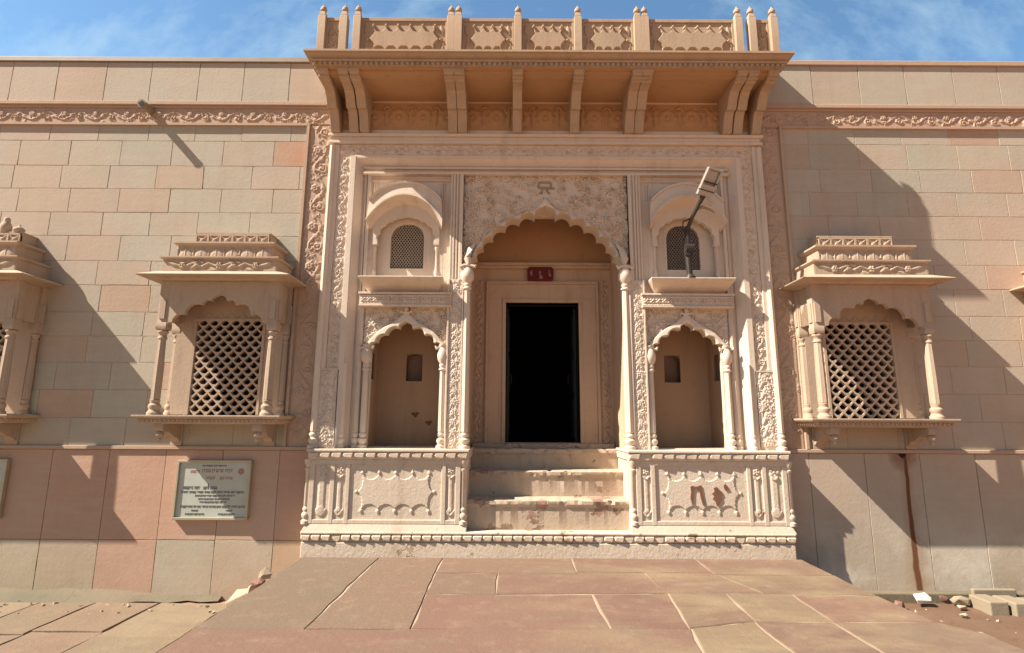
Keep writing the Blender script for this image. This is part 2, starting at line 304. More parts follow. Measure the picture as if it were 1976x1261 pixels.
# ------------------------------------------------------------------ carved relief
class Relief:
    def __init__(s, w, h, res=0.008):
        s.w, s.h = w, h; s.nu = max(2, int(round(w / res))) + 1; s.nv = max(2, int(round(h / res))) + 1
        s.u = np.linspace(0, w, s.nu); s.v = np.linspace(0, h, s.nv); s.H = np.zeros((s.nv, s.nu))
    def disc(s, u, v, r, h, power=0.5):
        i0, i1 = np.searchsorted(s.u, [u - r, u + r]); j0, j1 = np.searchsorted(s.v, [v - r, v + r])
        if i0 >= i1 or j0 >= j1: return
        d2 = (s.u[None, i0:i1] - u) ** 2 + (s.v[j0:j1, None] - v) ** 2
        hh = h * np.clip((1 - np.sqrt(d2) / r) * 2.4, 0, 1) ** (power + .2)
        s.H[j0:j1, i0:i1] = np.maximum(s.H[j0:j1, i0:i1], hh)
    def stroke(s, pts, r, h, r1=None):
        pts = [np.array(p, float) for p in pts]; L = sum(np.linalg.norm(b - a) for a, b in zip(pts, pts[1:])) or 1e-6; acc = 0
        for a, b in zip(pts, pts[1:]):
            d = np.linalg.norm(b - a); k = max(1, int(d / (0.35 * r)))
            for i in range(k + 1):
                t = (acc + d * i / k) / L; rr = r if r1 is None else r + (r1 - r) * t
                p = a + (b - a) * i / k; s.disc(p[0], p[1], max(rr, 0.004), h)
            acc += d
    def leaf(s, u, v, ang, L, W, h):
        for i in range(9):
            t = i / 8; s.disc(u + L * t * math.cos(ang), v + L * t * math.sin(ang), max(0.005, W * math.sin(math.pi * (0.12 + 0.85 * t))), h)
    def spiral(s, u, v, R, turns, a0, sg, r, h):
        pts = []
        for i in range(26):
            t = i / 25; a = a0 + sg * turns * 2 * math.pi * t; q = R * (1 - 0.82 * t); pts.append((u + q * math.cos(a), v + q * math.sin(a)))
        s.stroke(pts, r, h, r * 0.75)
    def flower(s, u, v, R, h, k=6, a0=0.0):
        for i in range(k):
            a = a0 + 2 * math.pi * i / k; s.disc(u + R * 0.62 * math.cos(a), v + R * 0.62 * math.sin(a), R * 0.40, h)
        s.disc(u, v, R * 0.30, h * 1.25)
    def vine(s, h=0.02, period=None, margin=0.0, rng=None):
        """scroll running along v, waving across u"""
        rng = rng or random.Random(1); W = s.w; P = period or 1.75 * W; A = W * 0.26 - margin; n = int(s.h / 0.012)
        s.stroke([(W / 2 + A * math.sin(2 * math.pi * s.h * i / n / P), s.h * i / n) for i in range(n + 1)], W * 0.045, h * 0.8)
        k = 0; v = P * 0.25
        while v < s.h + P * 0.3:
            sg = 1 if k % 2 == 0 else -1; c = W / 2 - sg * A * 0.55
            if k % 2 == 0: s.flower(c, v, W * 0.20 * rng.uniform(0.9, 1.1), h, 6, rng.random())
            else:
                s.spiral(c, v, W * 0.21, 1.3, rng.uniform(0, 6), sg, W * 0.045, h); s.disc(c, v, W * 0.07, h)
            for q in range(3):
                s.leaf(W / 2 + sg * A * 0.7, v + rng.uniform(-.3, .3) * P * 0.5, rng.uniform(0, 6.28), W * rng.uniform(.14, .24), W * 0.055, h * rng.uniform(.6, 1))
            for q in (-1, 1): s.leaf(c + sg * W * .1, v + q * P * 0.2, (math.pi / 2) * q + sg * 0.5, W * 0.2, W * 0.06, h * 0.85)
            v += P / 2; k += 1
        s.scatter(h * 0.6, rng, 1.6 / (W * W), W * 0.15)
    def scatter(s, h, rng, dens=60, size=0.06):
        done = []
        for i in range(int(dens * s.w * s.h * 3)):
            u, v = rng.random() * s.w, rng.random() * s.h
            if any((u - a) ** 2 + (v - b) ** 2 < (1.45 * size) ** 2 for a, b in done): continue
            done.append((u, v)); q = rng.random(); a0 = rng.random() * 6.28; sg = rng.choice((-1, 1))
            if q < 0.5:
                s.spiral(u, v, size * rng.uniform(.7, .95), rng.uniform(1.0, 1.4), a0, sg, size * 0.15, h)
                for k in range(3): a = a0 + k * 1.3 * sg; s.leaf(u + size * .8 * math.cos(a), v + size * .8 * math.sin(a), a + .7 * sg, size * .8, size * .2, h * .85)
            elif q < 0.7: s.flower(u, v, size * rng.uniform(.7, .95), h, rng.choice((5, 6)), a0)
            else:
                for k in range(4): a = a0 + k * 1.57; s.leaf(u, v, a, size * 1.1, size * .24, h * .9)
    def noise(s, a, rng):
        s.H = s.H + np.random.RandomState(rng.randrange(9999)).rand(s.nv, s.nu) * a
    def put(s, mb, O, eu, ev, en, mask=None, skirt=0.02, flip_u=False):
        O = np.array(O, float); eu = np.array(eu, float); ev = np.array(ev, float); en = np.array(en, float)
        H = s.H[:, ::-1] if flip_u else s.H
        P = O + s.u[None, :, None] * eu + s.v[:, None, None] * ev + H[:, :, None] * en
        n0 = len(mb.v); V = P.reshape(-1, 3); nu, nv = s.nu, s.nv
        mb.v.extend(map(tuple, V.tolist())); fs = []
        for j in range(nv - 1):
            for i in range(nu - 1):
                if mask is not None and mask[j, i]: continue
                a = n0 + j * nu + i; fs.append((a, a + 1, a + nu + 1, a + nu))
        mb.f.extend(fs); mb.c.extend([None] * len(fs))
        if skirt:
            ring = [(0, i) for i in range(nu)] + [(j, nu - 1) for j in range(1, nv)] + [(nv - 1, i) for i in range(nu - 2, -1, -1)] + [(j, 0) for j in range(nv - 2, 0, -1)]
            if mask is not None:
                def bad(j, i): return mask[min(j, nv - 2), min(i, nu - 2)]
            A = [P[j, i] for j, i in ring]; B = [p - en * skirt for p in A]; o = len(mb.v)
            mb.v.extend([tuple(p) for p in A] + [tuple(p) for p in B]); k = len(A); c = 0
            for i in range(k):
                if mask is not None and bad(*ring[i]): continue
                mb.f.append((o + i, o + k + i, o + k + (i + 1) % k, o + (i + 1) % k)); mb.c.append(None)

def inside(U, V, poly):
    r = np.zeros(U.shape, bool); k = len(poly)
    for i in range(k):
        x0, y0 = poly[i]; x1, y1 = poly[(i + 1) % k]
        if y0 == y1: continue
        c = ((y0 > V) != (y1 > V)) & (U < (x1 - x0) * (V - y0) / (y1 - y0) + x0); r ^= c
    return r

# ------------------------------------------------------------------ cusped arches
def foil(spr, cusps, apex, n=8, sag=0.30, centre=None):
    C = np.array(centre or (apex[0], spr[1])); pts = [np.array(spr, float)] + [np.array(c, float) for c in cusps]; L = []
    for a, b in zip(pts, pts[1:]):
        d = b - a; nn = np.array([-d[1], d[0]]); nn /= np.linalg.norm(nn)
        if np.dot(nn, (a + b) / 2 - C) < 0: nn = -nn
        for i in range(n):
            t = i / n; L.append(a + d * t + nn * sag * np.linalg.norm(d) * math.sin(math.pi * t) ** 0.75)
    a = pts[-1]; ap = np.array(apex, float); dx = ap - a
    p1 = a + np.array([-0.10 * dx[0], 0.75 * dx[1]]); p2 = ap + np.array([-0.30 * dx[0], -0.22 * dx[1]])
    for i in range(n + 1):
        t = i / n; L.append((1 - t) ** 3 * a + 3 * (1 - t) ** 2 * t * p1 + 3 * (1 - t) * t * t * p2 + t ** 3 * ap)
    R = [np.array([2 * apex[0] - p[0], p[1]]) for p in L[:-1]][::-1]
    return [tuple(p) for p in L + R]
def catmull(P, count):
    P = [np.array(p, float) for p in P]; P = [2 * P[0] - P[1]] + P + [2 * P[-1] - P[-2]]; out = []; ns = len(P) - 3
    for k in range(count):
        t = k / (count - 1) * ns; i = min(int(t), ns - 1); t -= i; a, b, c, d = P[i:i + 4]
        out.append(0.5 * ((2 * b) + (c - a) * t + (2 * a - 5 * b + 4 * c - d) * t * t + (3 * b - a - 3 * c + d) * t ** 3))
    return out
def outer_curve(spr, cusps, apex, w, tip, count):
    C = np.array((apex[0], spr[1])); pts = [np.array(spr, float) + (-w, 0)]
    for c in cusps[:-1]:
        d = np.array(c) - C; d /= np.linalg.norm(d); pts.append(np.array(c) + d * w * 1.75)
    d = np.array(cusps[-1]) - C; d /= np.linalg.norm(d); pts.append(np.array(cusps[-1]) + d * w * 1.9); pts.append(np.array(apex, float) + (0, tip))
    h = (count + 1) // 2; L = catmull(pts, h); R = [np.array([2 * apex[0] - p[0], p[1]]) for p in L[:-1]][::-1]
    return [tuple(p) for p in L + R]
def arch_moulding(mb, inn, outc, y0, y1, lip=0.03, mid=True):
    A = [(u, y0, z) for u, z in inn]; B = [(u, y0, z) for u, z in outc]
    if mid:
        Mi = [((a[0] * .75 + b[0] * .25), y0 - 0.012, (a[1] * .75 + b[1] * .25)) for a, b in zip(inn, outc)]
        Mo = [((a[0] * .2 + b[0] * .8), y0 - 0.008, (a[1] * .2 + b[1] * .8)) for a, b in zip(inn, outc)]
        mb.strip(A, Mi); mb.strip(Mi, Mo); mb.strip(Mo, B)
    else: mb.strip(A, B)
    mb.strip([(u, y1, z) for u, z in inn], A); mb.strip(B, [(u, y0 + lip, z) for u, z in outc])

# ------------------------------------------------------------------ wall courses
def subtract(rects, hole):
    xa, xb, za, zb = hole; out = []
    for x0, x1, z0, z1 in rects:
        if x1 <= xa or x0 >= xb or z1 <= za or z0 >= zb: out.append((x0, x1, z0, z1)); continue
        if x0 < xa: out.append((x0, xa, z0, z1))
        if x1 > xb: out.append((xb, x1, z0, z1))
        m0, m1 = max(x0, xa), min(x1, xb)
        if z0 < za: out.append((m0, m1, z0, za))
        if z1 > zb: out.append((m0, m1, zb, z1))
    return out
def rects_minus(r, holes):
    R = [r]
    for h in holes: R = subtract(R, h)
    return R
BR = random.Random(99)
def block(mb, x0, x1, y, z0, z1, col, ch=0.0022, depth=0.05):
    P = []; c = ((x0 + x1) / 2, (z0 + z1) / 2)
    cs = [(x0, z0), (x1, z0), (x1, z1), (x0, z1)]
    for i in range(4):
        a, b = cs[i], cs[(i + 1) % 4]; n = max(1, int(math.hypot(b[0] - a[0], b[1] - a[1]) / 0.09))
        for j in range(n):
            k = BR.random() ** 3 * 0.0035; p = (a[0] + (b[0] - a[0]) * j / n, a[1] + (b[1] - a[1]) * j / n)
            if j == 0 and BR.random() < .12: k += BR.random() * .010
            d = math.hypot(c[0] - p[0], c[1] - p[1]) or 1; P.append((p[0] + (c[0] - p[0]) / d * k, p[1] + (c[1] - p[1]) / d * k))
    n = len(P); inn = []
    for p in P: d = math.hypot(c[0] - p[0], c[1] - p[1]) or 1; inn.append((p[0] + (c[0] - p[0]) / d * ch * 1.3, p[1] + (c[1] - p[1]) / d * ch * 1.3))
    vs = [(p[0], y, p[1]) for p in inn] + [(p[0], y + ch, p[1]) for p in P] + [(p[0], y + depth, p[1]) for p in P]
    fs = [tuple(range(n))] + [(i, (i + 1) % n, n + (i + 1) % n, n + i) for i in range(n)] + [(n + i, n + (i + 1) % n, 2 * n + (i + 1) % n, 2 * n + i) for i in range(n)]
    mb.add(vs, fs, col)
def jit(c, a, rng):
    k = 1 + rng.uniform(-a, a); return tuple(min(1, x * k * (1 + rng.uniform(-a, a) * .3)) for x in c)
def courses(mb, x0, x1, zs, wid, y, pal, rng, holes=(), gap=0.0022, stagger=True, vary=0.05):
    for r, (za, zb) in enumerate(zip(zs, zs[1:])):
        x = x0 - (rng.uniform(0.1, wid * 0.9) if stagger else 0.0)
        while x < x1:
            ww = wid * rng.uniform(1 - vary, 1 + vary); a, b = max(x, x0), min(x + ww, x1)
            if b - a > 0.03:
                c = jit(pal(r, a, (za + zb) / 2, rng), 0.035, rng); yy = y + rng.uniform(-.0015, .0015)
                for q in rects_minus((a + gap, b - gap, za + gap, zb - gap), holes):
                    if q[1] - q[0] > 0.012 and q[3] - q[2] > 0.012: block(mb, q[0], q[1], yy, q[2], q[3], c)
            x += ww

XC = 0.395
YW = 6.35
ZS = [1.09, 1.41, 1.73, 2.05, 2.36, 2.65, 2.98, 3.28, 3.60, 3.90, 4.21, 4.515, 4.85, 5.06]

# ------------------------------------------------------------------ ground, paving
g = MB(); g.add([(-90, -90, -0.49), (90, -90, -0.49), (90, 90, -0.49), (-90, 90, -0.49)], [(0, 1, 2, 3)])
struct('ground', g, M['ground'])
def slab(mb, poly, zt, col, rng, depth=0.05, ch=0.006, gap=0.0052):
    # poly: list of (x, y); edges broken into short irregular runs
    c = np.mean(np.array(poly), axis=0); P = []
    k = len(poly)
    for i in range(k):
        a = np.array(poly[i]); b = np.array(poly[(i + 1) % k]); n = max(1, int(np.linalg.norm(b - a) / 0.16))
        d = (b - a) / np.linalg.norm(b - a); nn = np.array([-d[1], d[0]])
        if np.dot(nn, c - a) < 0: nn = -nn
        for j in range(n): P.append(a + (b - a) * j / n + nn * (gap + (rng.random() ** 2) * 0.013))
    k = len(P); tilt = (rng.uniform(-.0012, .0012), rng.uniform(-.0012, .0012)); dz = rng.uniform(-.001, .004)
    zz = lambda p: zt + dz + tilt[0] * (p[0] - c[0]) + tilt[1] * (p[1] - c[1])
    inn = [p + (c - p) / np.linalg.norm(c - p) * ch for p in P]
    vs = [(p[0], p[1], zz(p)) for p in inn] + [(p[0], p[1], zz(p) - ch) for p in P] + [(p[0], p[1], zt - depth) for p in P]
    fs = [tuple(range(k))] + [(k + i, k + (i + 1) % k, (i + 1) % k, i) for i in range(k)] + [(2 * k + i, 2 * k + (i + 1) % k, k + (i + 1) % k, k + i) for i in range(k)]
    mb.add(vs, fs, jit(col, 0.05, rng))
rng = random.Random(3)
GR = (0.160, 0.122, 0.086); PK = (0.188, 0.113, 0.082); RD = (0.172, 0.099, 0.075); YL = (0.205, 0.152, 0.095); MX = (0.185, 0.122, 0.086)
g = MB()
def q(x0, x1, y0, y1, c): slab(g, [(x0, y0), (x1, y0), (x1, y1), (x0, y1)], 0.0, c, rng)
slab(g, [(-2.15, 3.97), (-1.385, 3.97), (-1.36, 5.95), (-2.15, 5.95)], 0, GR, rng)
slab(g, [(-1.385, 3.97), (-0.675, 3.98), (-0.70, 5.95), (-1.36, 5.95)], 0, MX, rng)
q(-0.70, 0.62, 5.37, 5.95, MX); q(0.62, 1.9, 5.42, 5.95, PK); q(1.9, 3.0, 5.36, 5.95, MX)
q(-0.70, -0.12, 4.74, 5.37, MX); slab(g, [(-0.12, 4.745), (1.29, 4.79), (1.25, 5.42), (0.62, 5.42), (0.62, 5.37), (-0.12, 5.37)], 0, PK, rng)
slab(g, [(-0.675, 3.98), (0.69, 4.0), (0.66, 4.75), (-0.70, 4.74)], 0, PK, rng); slab(g, [(0.69, 4.0), (1.23, 4.02), (1.29, 4.79), (0.66, 4.75)], 0, RD, rng)
slab(g, [(1.25, 4.8), (2.08, 4.8), (1.9, 5.42), (1.25, 5.42)], 0, PK, rng); slab(g, [(2.08, 4.8), (3.0, 4.76), (3.0, 5.36), (1.9, 5.36)], 0, MX, rng)
slab(g, [(1.23, 4.02), (1.74, 4.16), (1.77, 4.81), (1.29, 4.8)], 0, MX, rng); slab(g, [(1.74, 4.16), (2.29, 4.16), (2.31, 4.8), (1.77, 4.81)], 0, YL, rng)
slab(g, [(2.29, 4.16), (3.03, 4.16), (3.0, 4.76), (2.31, 4.8)], 0, PK, rng)
y = 3.98; r = 0
slab(g, [(-2.15, 3.1), (1.12, 3.1), (1.23, 4.02), (-2.15, 3.97)], 0, PK, rng)
slab(g, [(1.12, 3.1), (1.75, 3.1), (1.72, 4.16), (1.23, 4.02)], 0, YL, rng); slab(g, [(1.75, 3.1), (2.32, 3.1), (2.27, 4.16), (1.72, 4.16)], 0, RD, rng)
slab(g, [(2.32, 3.1), (3.25, 3.1), (3.2, 3.95), (3.03, 4.16), (2.27, 4.16)], 0, MX, rng)
for r in range(11):
    y1 = 3.1 - 0.85 * r; x = -2.15
    while x < 3.2:
        ww = min(rng.uniform(0.7, 1.3), 3.25 - x)
        if 3.25 - x - ww < 0.35: ww = 3.25 - x
        q(x, x + ww, y1 - 0.85, y1, rng.choice((PK, RD, MX, YL, GR))); x += ww
platform = struct('stone_platform', g, M['slab'])
g = MB(); g.box(-2.13, 2.98, -6.3, 5.96, -0.55, -0.006); g.box(2.98, 3.2, -6.3, 4.0, -0.55, -0.006)
o = struct('platform_bed', g, M['mortar'])
# low pavement to the left of the platform, laid square to the wall
g = MB(); rng = random.Random(11)
x = -2.17
while x > -13:
    ww = rng.uniform(0.55, 0.8); y = 5.98
    while y > -2:
        dd = rng.uniform(0.7, 1.5)
        slab(g, [(x - ww, y - dd), (x, y - dd), (x, y), (x - ww, y)], -0.455 - 0.006 * rng.random(), rng.choice(((0.215, 0.17, 0.11), (0.205, 0.155, 0.10), (0.22, 0.16, 0.108), (0.24, 0.188, 0.122))), rng)
        y -= dd
    x -= ww
struct('pavement', g, M['slab'])
g = MB()  # cement fillet along the foot of the left wall
pts = 60; A = []; B = []; C_ = []
for i in range(pts + 1):
    xx = -13 + (13 - 3.05) * i / pts; t = max(0.0, (xx + 4.2)) / 1.15
    A.append((xx, 6.19, -0.395 + 0.035 * rng.random() - 0.06 * t)); B.append((xx, 6.05 + 0.07 * rng.random() + 0.06 * t, -0.415 + 0.015 * rng.random() - 0.04 * t)); C_.append((xx, 5.94 + 0.09 * rng.random() + 0.12 * t, -0.47))
g.strip(A, B); g.strip(B, C_); struct('kerb', g, M['kerb'])
# wet earth strip on the right
bm_pts = []
g = MB(); nx, ny = 60, 26; rg = np.random.RandomState(4); Hh = rg.rand(ny, nx) * 0.02
for k in range(2): Hh = (Hh + np.roll(Hh, 1, 0) + np.roll(Hh, 1, 1) + np.roll(Hh, -1, 0)) / 4 + rg.rand(ny, nx) * 0.006
vs = []
for j in range(ny):
    for i in range(nx):
        xx = 3.0 + 7.0 * i / (nx - 1); yy = 4.3 + 1.9 * j / (ny - 1) + (0.12 * math.sin(xx * 3.1) if j == 0 else 0)
        vs.append((xx, yy, -0.48 + Hh[j, i] * 1.6 - (0.02 if j == 0 else 0)))
g.add(vs, [(j * nx + i, j * nx + i + 1, (j + 1) * nx + i + 1, (j + 1) * nx + i) for j in range(ny - 1) for i in range(nx - 1)])
struct('earth', g, M['mud'])

# ------------------------------------------------------------------ jharokha (projecting bay window)
def jali(mb, x0, x1, z0, z1, y, px, pz, depth, rib=0.16, fan=True):
    nz_ = int((z1 - z0) / (pz / 2)) + 1; nx_ = int((x1 - x0) / px) + 2
    if fan: hole = [(-.40, -.56), (.40, -.56), (.62, -.30), (.84, -.02), (.66, .14), (.60, .36), (.36, .44), (.28, .66), (0, .88), (-.28, .66), (-.36, .44), (-.60, .36), (-.66, .14), (-.84, -.02), (-.62, -.30)]
    else: hole = [(0.62 * math.cos(a), 0.62 * math.sin(a)) for a in [2 * math.pi * i / 8 for i in range(8)]]
    def diamond(u, v):
        m = abs(u) + abs(v); return (u / m, v / m)
    hole = [(u * (1 - rib), v * (1 - rib)) for u, v in hole]
    if fan:  # keep the fan inside its diamond cell
        hole = [(u * min(1, 0.80 / (abs(u) + abs(v))), v * min(1, 0.80 / (abs(u) + abs(v)))) for u, v in hole]
    outr = [diamond(*h) for h in hole]
    # make sure diamond corners are present
    k = len(hole)
    for r in range(nz_):
        cz = z0 + r * pz / 2
        for c in range(nx_):
            cx = x0 + (c + (0.5 if r % 2 else 0)) * px
            if cx > x1 + 0.001 or cx < x0 - 0.001 or cz > z1 + .001: continue
            vs = []
            for (u, v) in outr: vs.append((cx + u * px / 2, y, cz + v * pz / 2))
            for (u, v) in hole: vs.append((cx + u * px / 2, y, cz + v * pz / 2))
            for (u, v) in hole: vs.append((cx + u * px / 2, y + depth, cz + v * pz / 2))
            fs = [(i, (i + 1) % k, k + (i + 1) % k, k + i) for i in range(k)] + [(k + i, k + (i + 1) % k, 2 * k + (i + 1) % k, 2 * k + i) for i in range(k)]
            # corner wedges of the diamond
            o = len(vs); corners = [(1, 0), (0, 1), (-1, 0), (0, -1)]
            for (a, b) in corners: vs.append((cx + a * px / 2, y, cz + b * pz / 2))
            for i in range(k):
                p, qn = outr[i], outr[(i + 1) % k]
                for ci, (a, b) in enumerate(corners):
                    # edge crossing a corner
                    if abs(p[0] * 1 - qn[0]) + abs(p[1] - qn[1]) > 1e-6:
                        s1 = p[0] * b - p[1] * a; s2 = qn[0] * b - qn[1] * a
                        if s1 * s2 < -1e-9 and p[0] * a + p[1] * b > 0.2 and qn[0] * a + qn[1] * b > 0.2: fs.append((i, (i + 1) % k, o + ci))
            mb.add(vs, fs)
JC = {}
def bay_window(parent, cx, label=None):
    L = (cx, YW, 0)
    if not JC:
        h = 0.385
        m = MB()  # back frame round the lattice
        m.box(-.62, -h, -.085, .02, 1.45, 2.95); m.box(h, .62, -.085, .02, 1.45, 2.95); m.box(-h, h, -.084, .02, 2.545, 2.95)
        m.box(-h - .03, -h, -.10, -.085, 1.45, 2.56); m.box(h, h + .03, -.10, -.085, 1.45, 2.56); m.box(-h - .03, h + .03, -.10, -.085, 2.53, 2.56)
        JC['main'] = m.mesh('bay_window', smooth=None)
        m = MB(); jali(m, -.375, .375, 1.45, 2.58, -.092, .125, .124, .05, rib=.03); JC['lattice'] = m.mesh('lattice', smooth=None, recalc=False)
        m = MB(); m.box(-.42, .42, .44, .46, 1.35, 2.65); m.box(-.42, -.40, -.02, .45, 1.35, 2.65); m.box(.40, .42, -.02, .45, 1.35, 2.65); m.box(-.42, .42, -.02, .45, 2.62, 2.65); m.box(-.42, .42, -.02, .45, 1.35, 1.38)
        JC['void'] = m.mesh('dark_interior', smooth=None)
        def colmesh(k):
            m = MB(); prof = [(.085 * k, 1.44), (.085 * k, 1.465), (.07 * k, 1.48), (.062 * k, 1.50), (.075 * k, 1.525), (.075 * k, 1.545), (.055 * k, 1.565), (.06 * k, 1.59), (.064 * k, 1.60), (.05 * k, 1.61)]
            m.lathe(0, 0, prof, 16)
            m.lathe(0, 0, [(.062 * k, 1.61), (.060 * k, 1.9), (.050 * k, 2.27)], 16, flute=.10)
            m.lathe(0, 0, [(.045 * k, 2.27), (.058 * k, 2.28), (.058 * k, 2.295), (.046 * k, 2.31), (.05 * k, 2.33), (.068 * k, 2.35), (.068 * k, 2.365), (.05 * k, 2.375)], 16)
            b = .062 * k
            m.stack([(b, -b, 2.375), (b * 1.15, -b * 1.15, 2.40), (b * 1.15, -b * 1.15, 2.44), (b, -b, 2.46), (b, -b, 2.93)], back=b)
            m.box(-b * .6, b * .6, -b - .012, -b, 2.50, 2.72); m.box(-b - .012, b + .012, -b * .6, b * .6, 2.50, 2.72)
            return m.mesh('column', smooth=35)
        JC['col'] = colmesh(0.82); JC['colr'] = colmesh(0.70)
        m = MB(); cus = [(-.30, 2.585), (-.19, 2.66), (-.085, 2.705)]; ap = (0, 2.78)
        cus = [(-.50, 2.46), (-.37, 2.545)] + cus[1:]; inn = foil((-.56, 2.40), cus, ap, 6, .30)
        m.prism([(-.565, 2.93), (-.565, 2.40)] + inn + [(.565, 2.40), (.565, 2.93)], -.385, -.33)
        JC['arch'] = m.mesh('arch', smooth=None)
        m = MB(); inn = foil((-.118, 2.46), [(-.09, 2.60), (-.04, 2.68)], (0, 2.76), 5, .25)
        m.prism([(-.13, 2.93), (-.13, 2.46)] + inn + [(.13, 2.46), (.13, 2.93)], -.02, .02, axis='x'); JC['sidearch'] = m.mesh('side_arch', smooth=None)
        m = MB()  # sill with a toothed edge
        m.stack([(.70, -.36, 1.345), (.74, -.385, 1.36), (.745, -.39, 1.395), (.79, -.415, 1.41), (.80, -.425, 1.425), (.80, -.425, 1.44)])
        for i in range(32):
            xx = -.725 + i * 1.45 / 31; m.prism([(xx - .017, 1.395), (xx + .017, 1.395), (xx, 1.362)], -.405, -.38)
        for s in (-1, 1):
            for i in range(8):
                yy = -.36 + i * .045; m.prism([(yy - .015, 1.395), (yy + .015, 1.395), (yy, 1.362)], s * .738, s * .757, axis='x')
        JC['sill'] = m.mesh('sill', smooth=None)
        m = MB()  # bracket with pendant bud
        m.prism([(.0, 1.345), (-.36, 1.345), (-.37, 1.30), (-.35, 1.27), (-.30, 1.255), (-.25, 1.26), (-.2, 1.235), (-.14, 1.20), (-.08, 1.19), (-.04, 1.15), (0, 1.13)], -.05, .05, axis='x')
        m.lathe(0, -.325, [(.02, 1.265), (.04, 1.245), (.045, 1.225), (.03, 1.205), (.02, 1.195), (.028, 1.18), (.012, 1.155)], 12)
        m.box(-.065, .065, -.02, 0, 1.10, 1.345)
        JC['bracket'] = m.mesh('bracket', smooth=35)
        m = MB(); m.stack([(.66, -.44, 2.93), (.70, -.46, 2.95), (.84, -.565, 2.958), (.845, -.57, 2.972), (.72, -.485, 3.015), (.655, -.46, 3.03)]); JC['eave'] = m.mesh('eave', smooth=None)
        m = MB(); m.stack([(.64, -.445, 3.03), (.64, -.445, 3.165), (.655, -.46, 3.172), (.665, -.475, 3.185), (.665, -.475, 3.20)])
        R = Relief(1.26, .12, .009); rr = random.Random(5)
        for i in (0.22, 0.63, 1.04): R.flower(i, .058, .042, .022, 6)
        for i, sgn in ((.22, 1), (.63, -1), (.63, 1), (1.04, -1)):
            R.stroke([(i + sgn * .05, .06), (i + sgn * .12, .09), (i + sgn * .19, .05)], .013, .014); R.leaf(i + sgn * .1, .03, .5 * sgn, .1, .02, .016); R.leaf(i + sgn * .17, .09, math.pi - .4, .08, .015, .014)
        for sgn, i in ((-1, .22), (1, 1.04)): R.leaf(i + sgn * .05, .06, math.pi / 2 + sgn * -1.3, .13, .02, .014)
        R.put(m, (-.63, -.447, 3.038), (1, 0, 0), (0, 0, 1), (0, -1, 0)); JC['t1'] = m.mesh('canopy_tier', smooth=35)
        m = MB(); m.stack([(.535, -.365, 3.20), (.535, -.365, 3.35), (.555, -.385, 3.36), (.575, -.405, 3.375), (.575, -.405, 3.395)])
        R = Relief(1.06, .125, .009)
        for i in range(6):
            cu = .09 + i * .176; R.disc(cu, .02, .085, .015, .4); R.disc(cu, .07, .06, .012, .4); R.leaf(cu, .01, 1.57, .1, .012, .019); R.leaf(cu - .088, .02, 1.57, .09, .010, .014)
        R.put(m, (-.53, -.367, 3.205), (1, 0, 0), (0, 0, 1), (0, -1, 0)); JC['t2'] = m.mesh('canopy_tier', smooth=35)
        m = MB(); m.stack([(.43, -.215, 3.395), (.43, -.215, 3.545), (.44, -.225, 3.55), (.44, -.225, 3.565)])
        for i in range(7): xx = -.43 + i * .86 / 6; m.box(max(-.43, xx - .011), min(.43, xx + .011), -.232, -.21, 3.40, 3.545)
        m.box(-.43, .43, -.231, -.21, 3.405, 3.42); m.box(-.43, .43, -.231, -.21, 3.525, 3.545)
        R = Relief(.86, .10, .007)
        for i in range(6):
            a = i * .86 / 6 + .02; b = a + .103; R.stroke([(a, .005), (b, .095)], .009, .014); R.stroke([(a, .095), (b, .005)], .009, .014); R.disc((a + b) / 2, .05, .025, .018)
        R.put(m, (-.43, -.217, 3.422), (1, 0, 0), (0, 0, 1), (0, -1, 0)); JC['t3'] = m.mesh('canopy_tier', smooth=35)
        for k, me in JC.items(): me.materials.append(M['dark'] if k == 'void' else M['bay'])
    root = obj('bay_window', JC['main'], None, parent, L, label=label)
    A = lambda n, k, d=(0, 0, 0), bev=0.0: obj(n, JC[k], None, root, (L[0] + d[0], L[1] + d[1], L[2] + d[2]), bevel=bev)
    A('lattice', 'lattice'); A('dark_interior', 'void')
    for s in (-1, 1):
        A('column', 'col', (s * .615, -.335, 0)); A('column', 'colr', (s * .63, -.04, 0))
        A('side_arch', 'sidearch', (s * .62, -.19, 0)); A('bracket', 'bracket', (s * .53, 0, 0), .004)
    A('arch', 'arch', bev=.004); A('sill', 'sill', bev=.003); A('eave', 'eave', bev=.003)
    for k in ('t1', 't2', 't3'): A('canopy_tier', k)
    return root

# ------------------------------------------------------------------ the two side walls
def palette(side):
    def f(r, x, z, rng):
        t = rng.random()
        if side < 0 and abs(x + 2.9) < .55 and 4.4 < z < 4.9: return (0.47, 0.25, 0.15)
        if t < .20: return (0.425, 0.395, 0.308)
        if t < .60: return BEIGE
        if t < .84: return (0.452, 0.385, 0.297)
        if t < .96: return (0.458, 0.362, 0.272)
        return (0.465, 0.325, 0.235)
    return f
def lowpal(side):
    def f(r, x, z, rng):
        if side < 0:
            if r == 1: return rng.choice(((0.53, 0.325, 0.23), (0.53, 0.34, 0.245), (0.52, 0.305, 0.215)))
            k_ = int(round((-2.63 - x) / .645))
            return {0: (0.47, 0.32, 0.205), 1: (0.455, 0.37, 0.275), 2: (0.415, 0.38, 0.29), 3: (0.52, 0.315, 0.225), 4: (0.46, 0.37, 0.275), 5: (0.44, 0.375, 0.28)}.get(k_, BEIGE)
        return rng.choice(((0.47, 0.395, 0.30), (0.465, 0.38, 0.285), (0.45, 0.385, 0.29)))
    return f
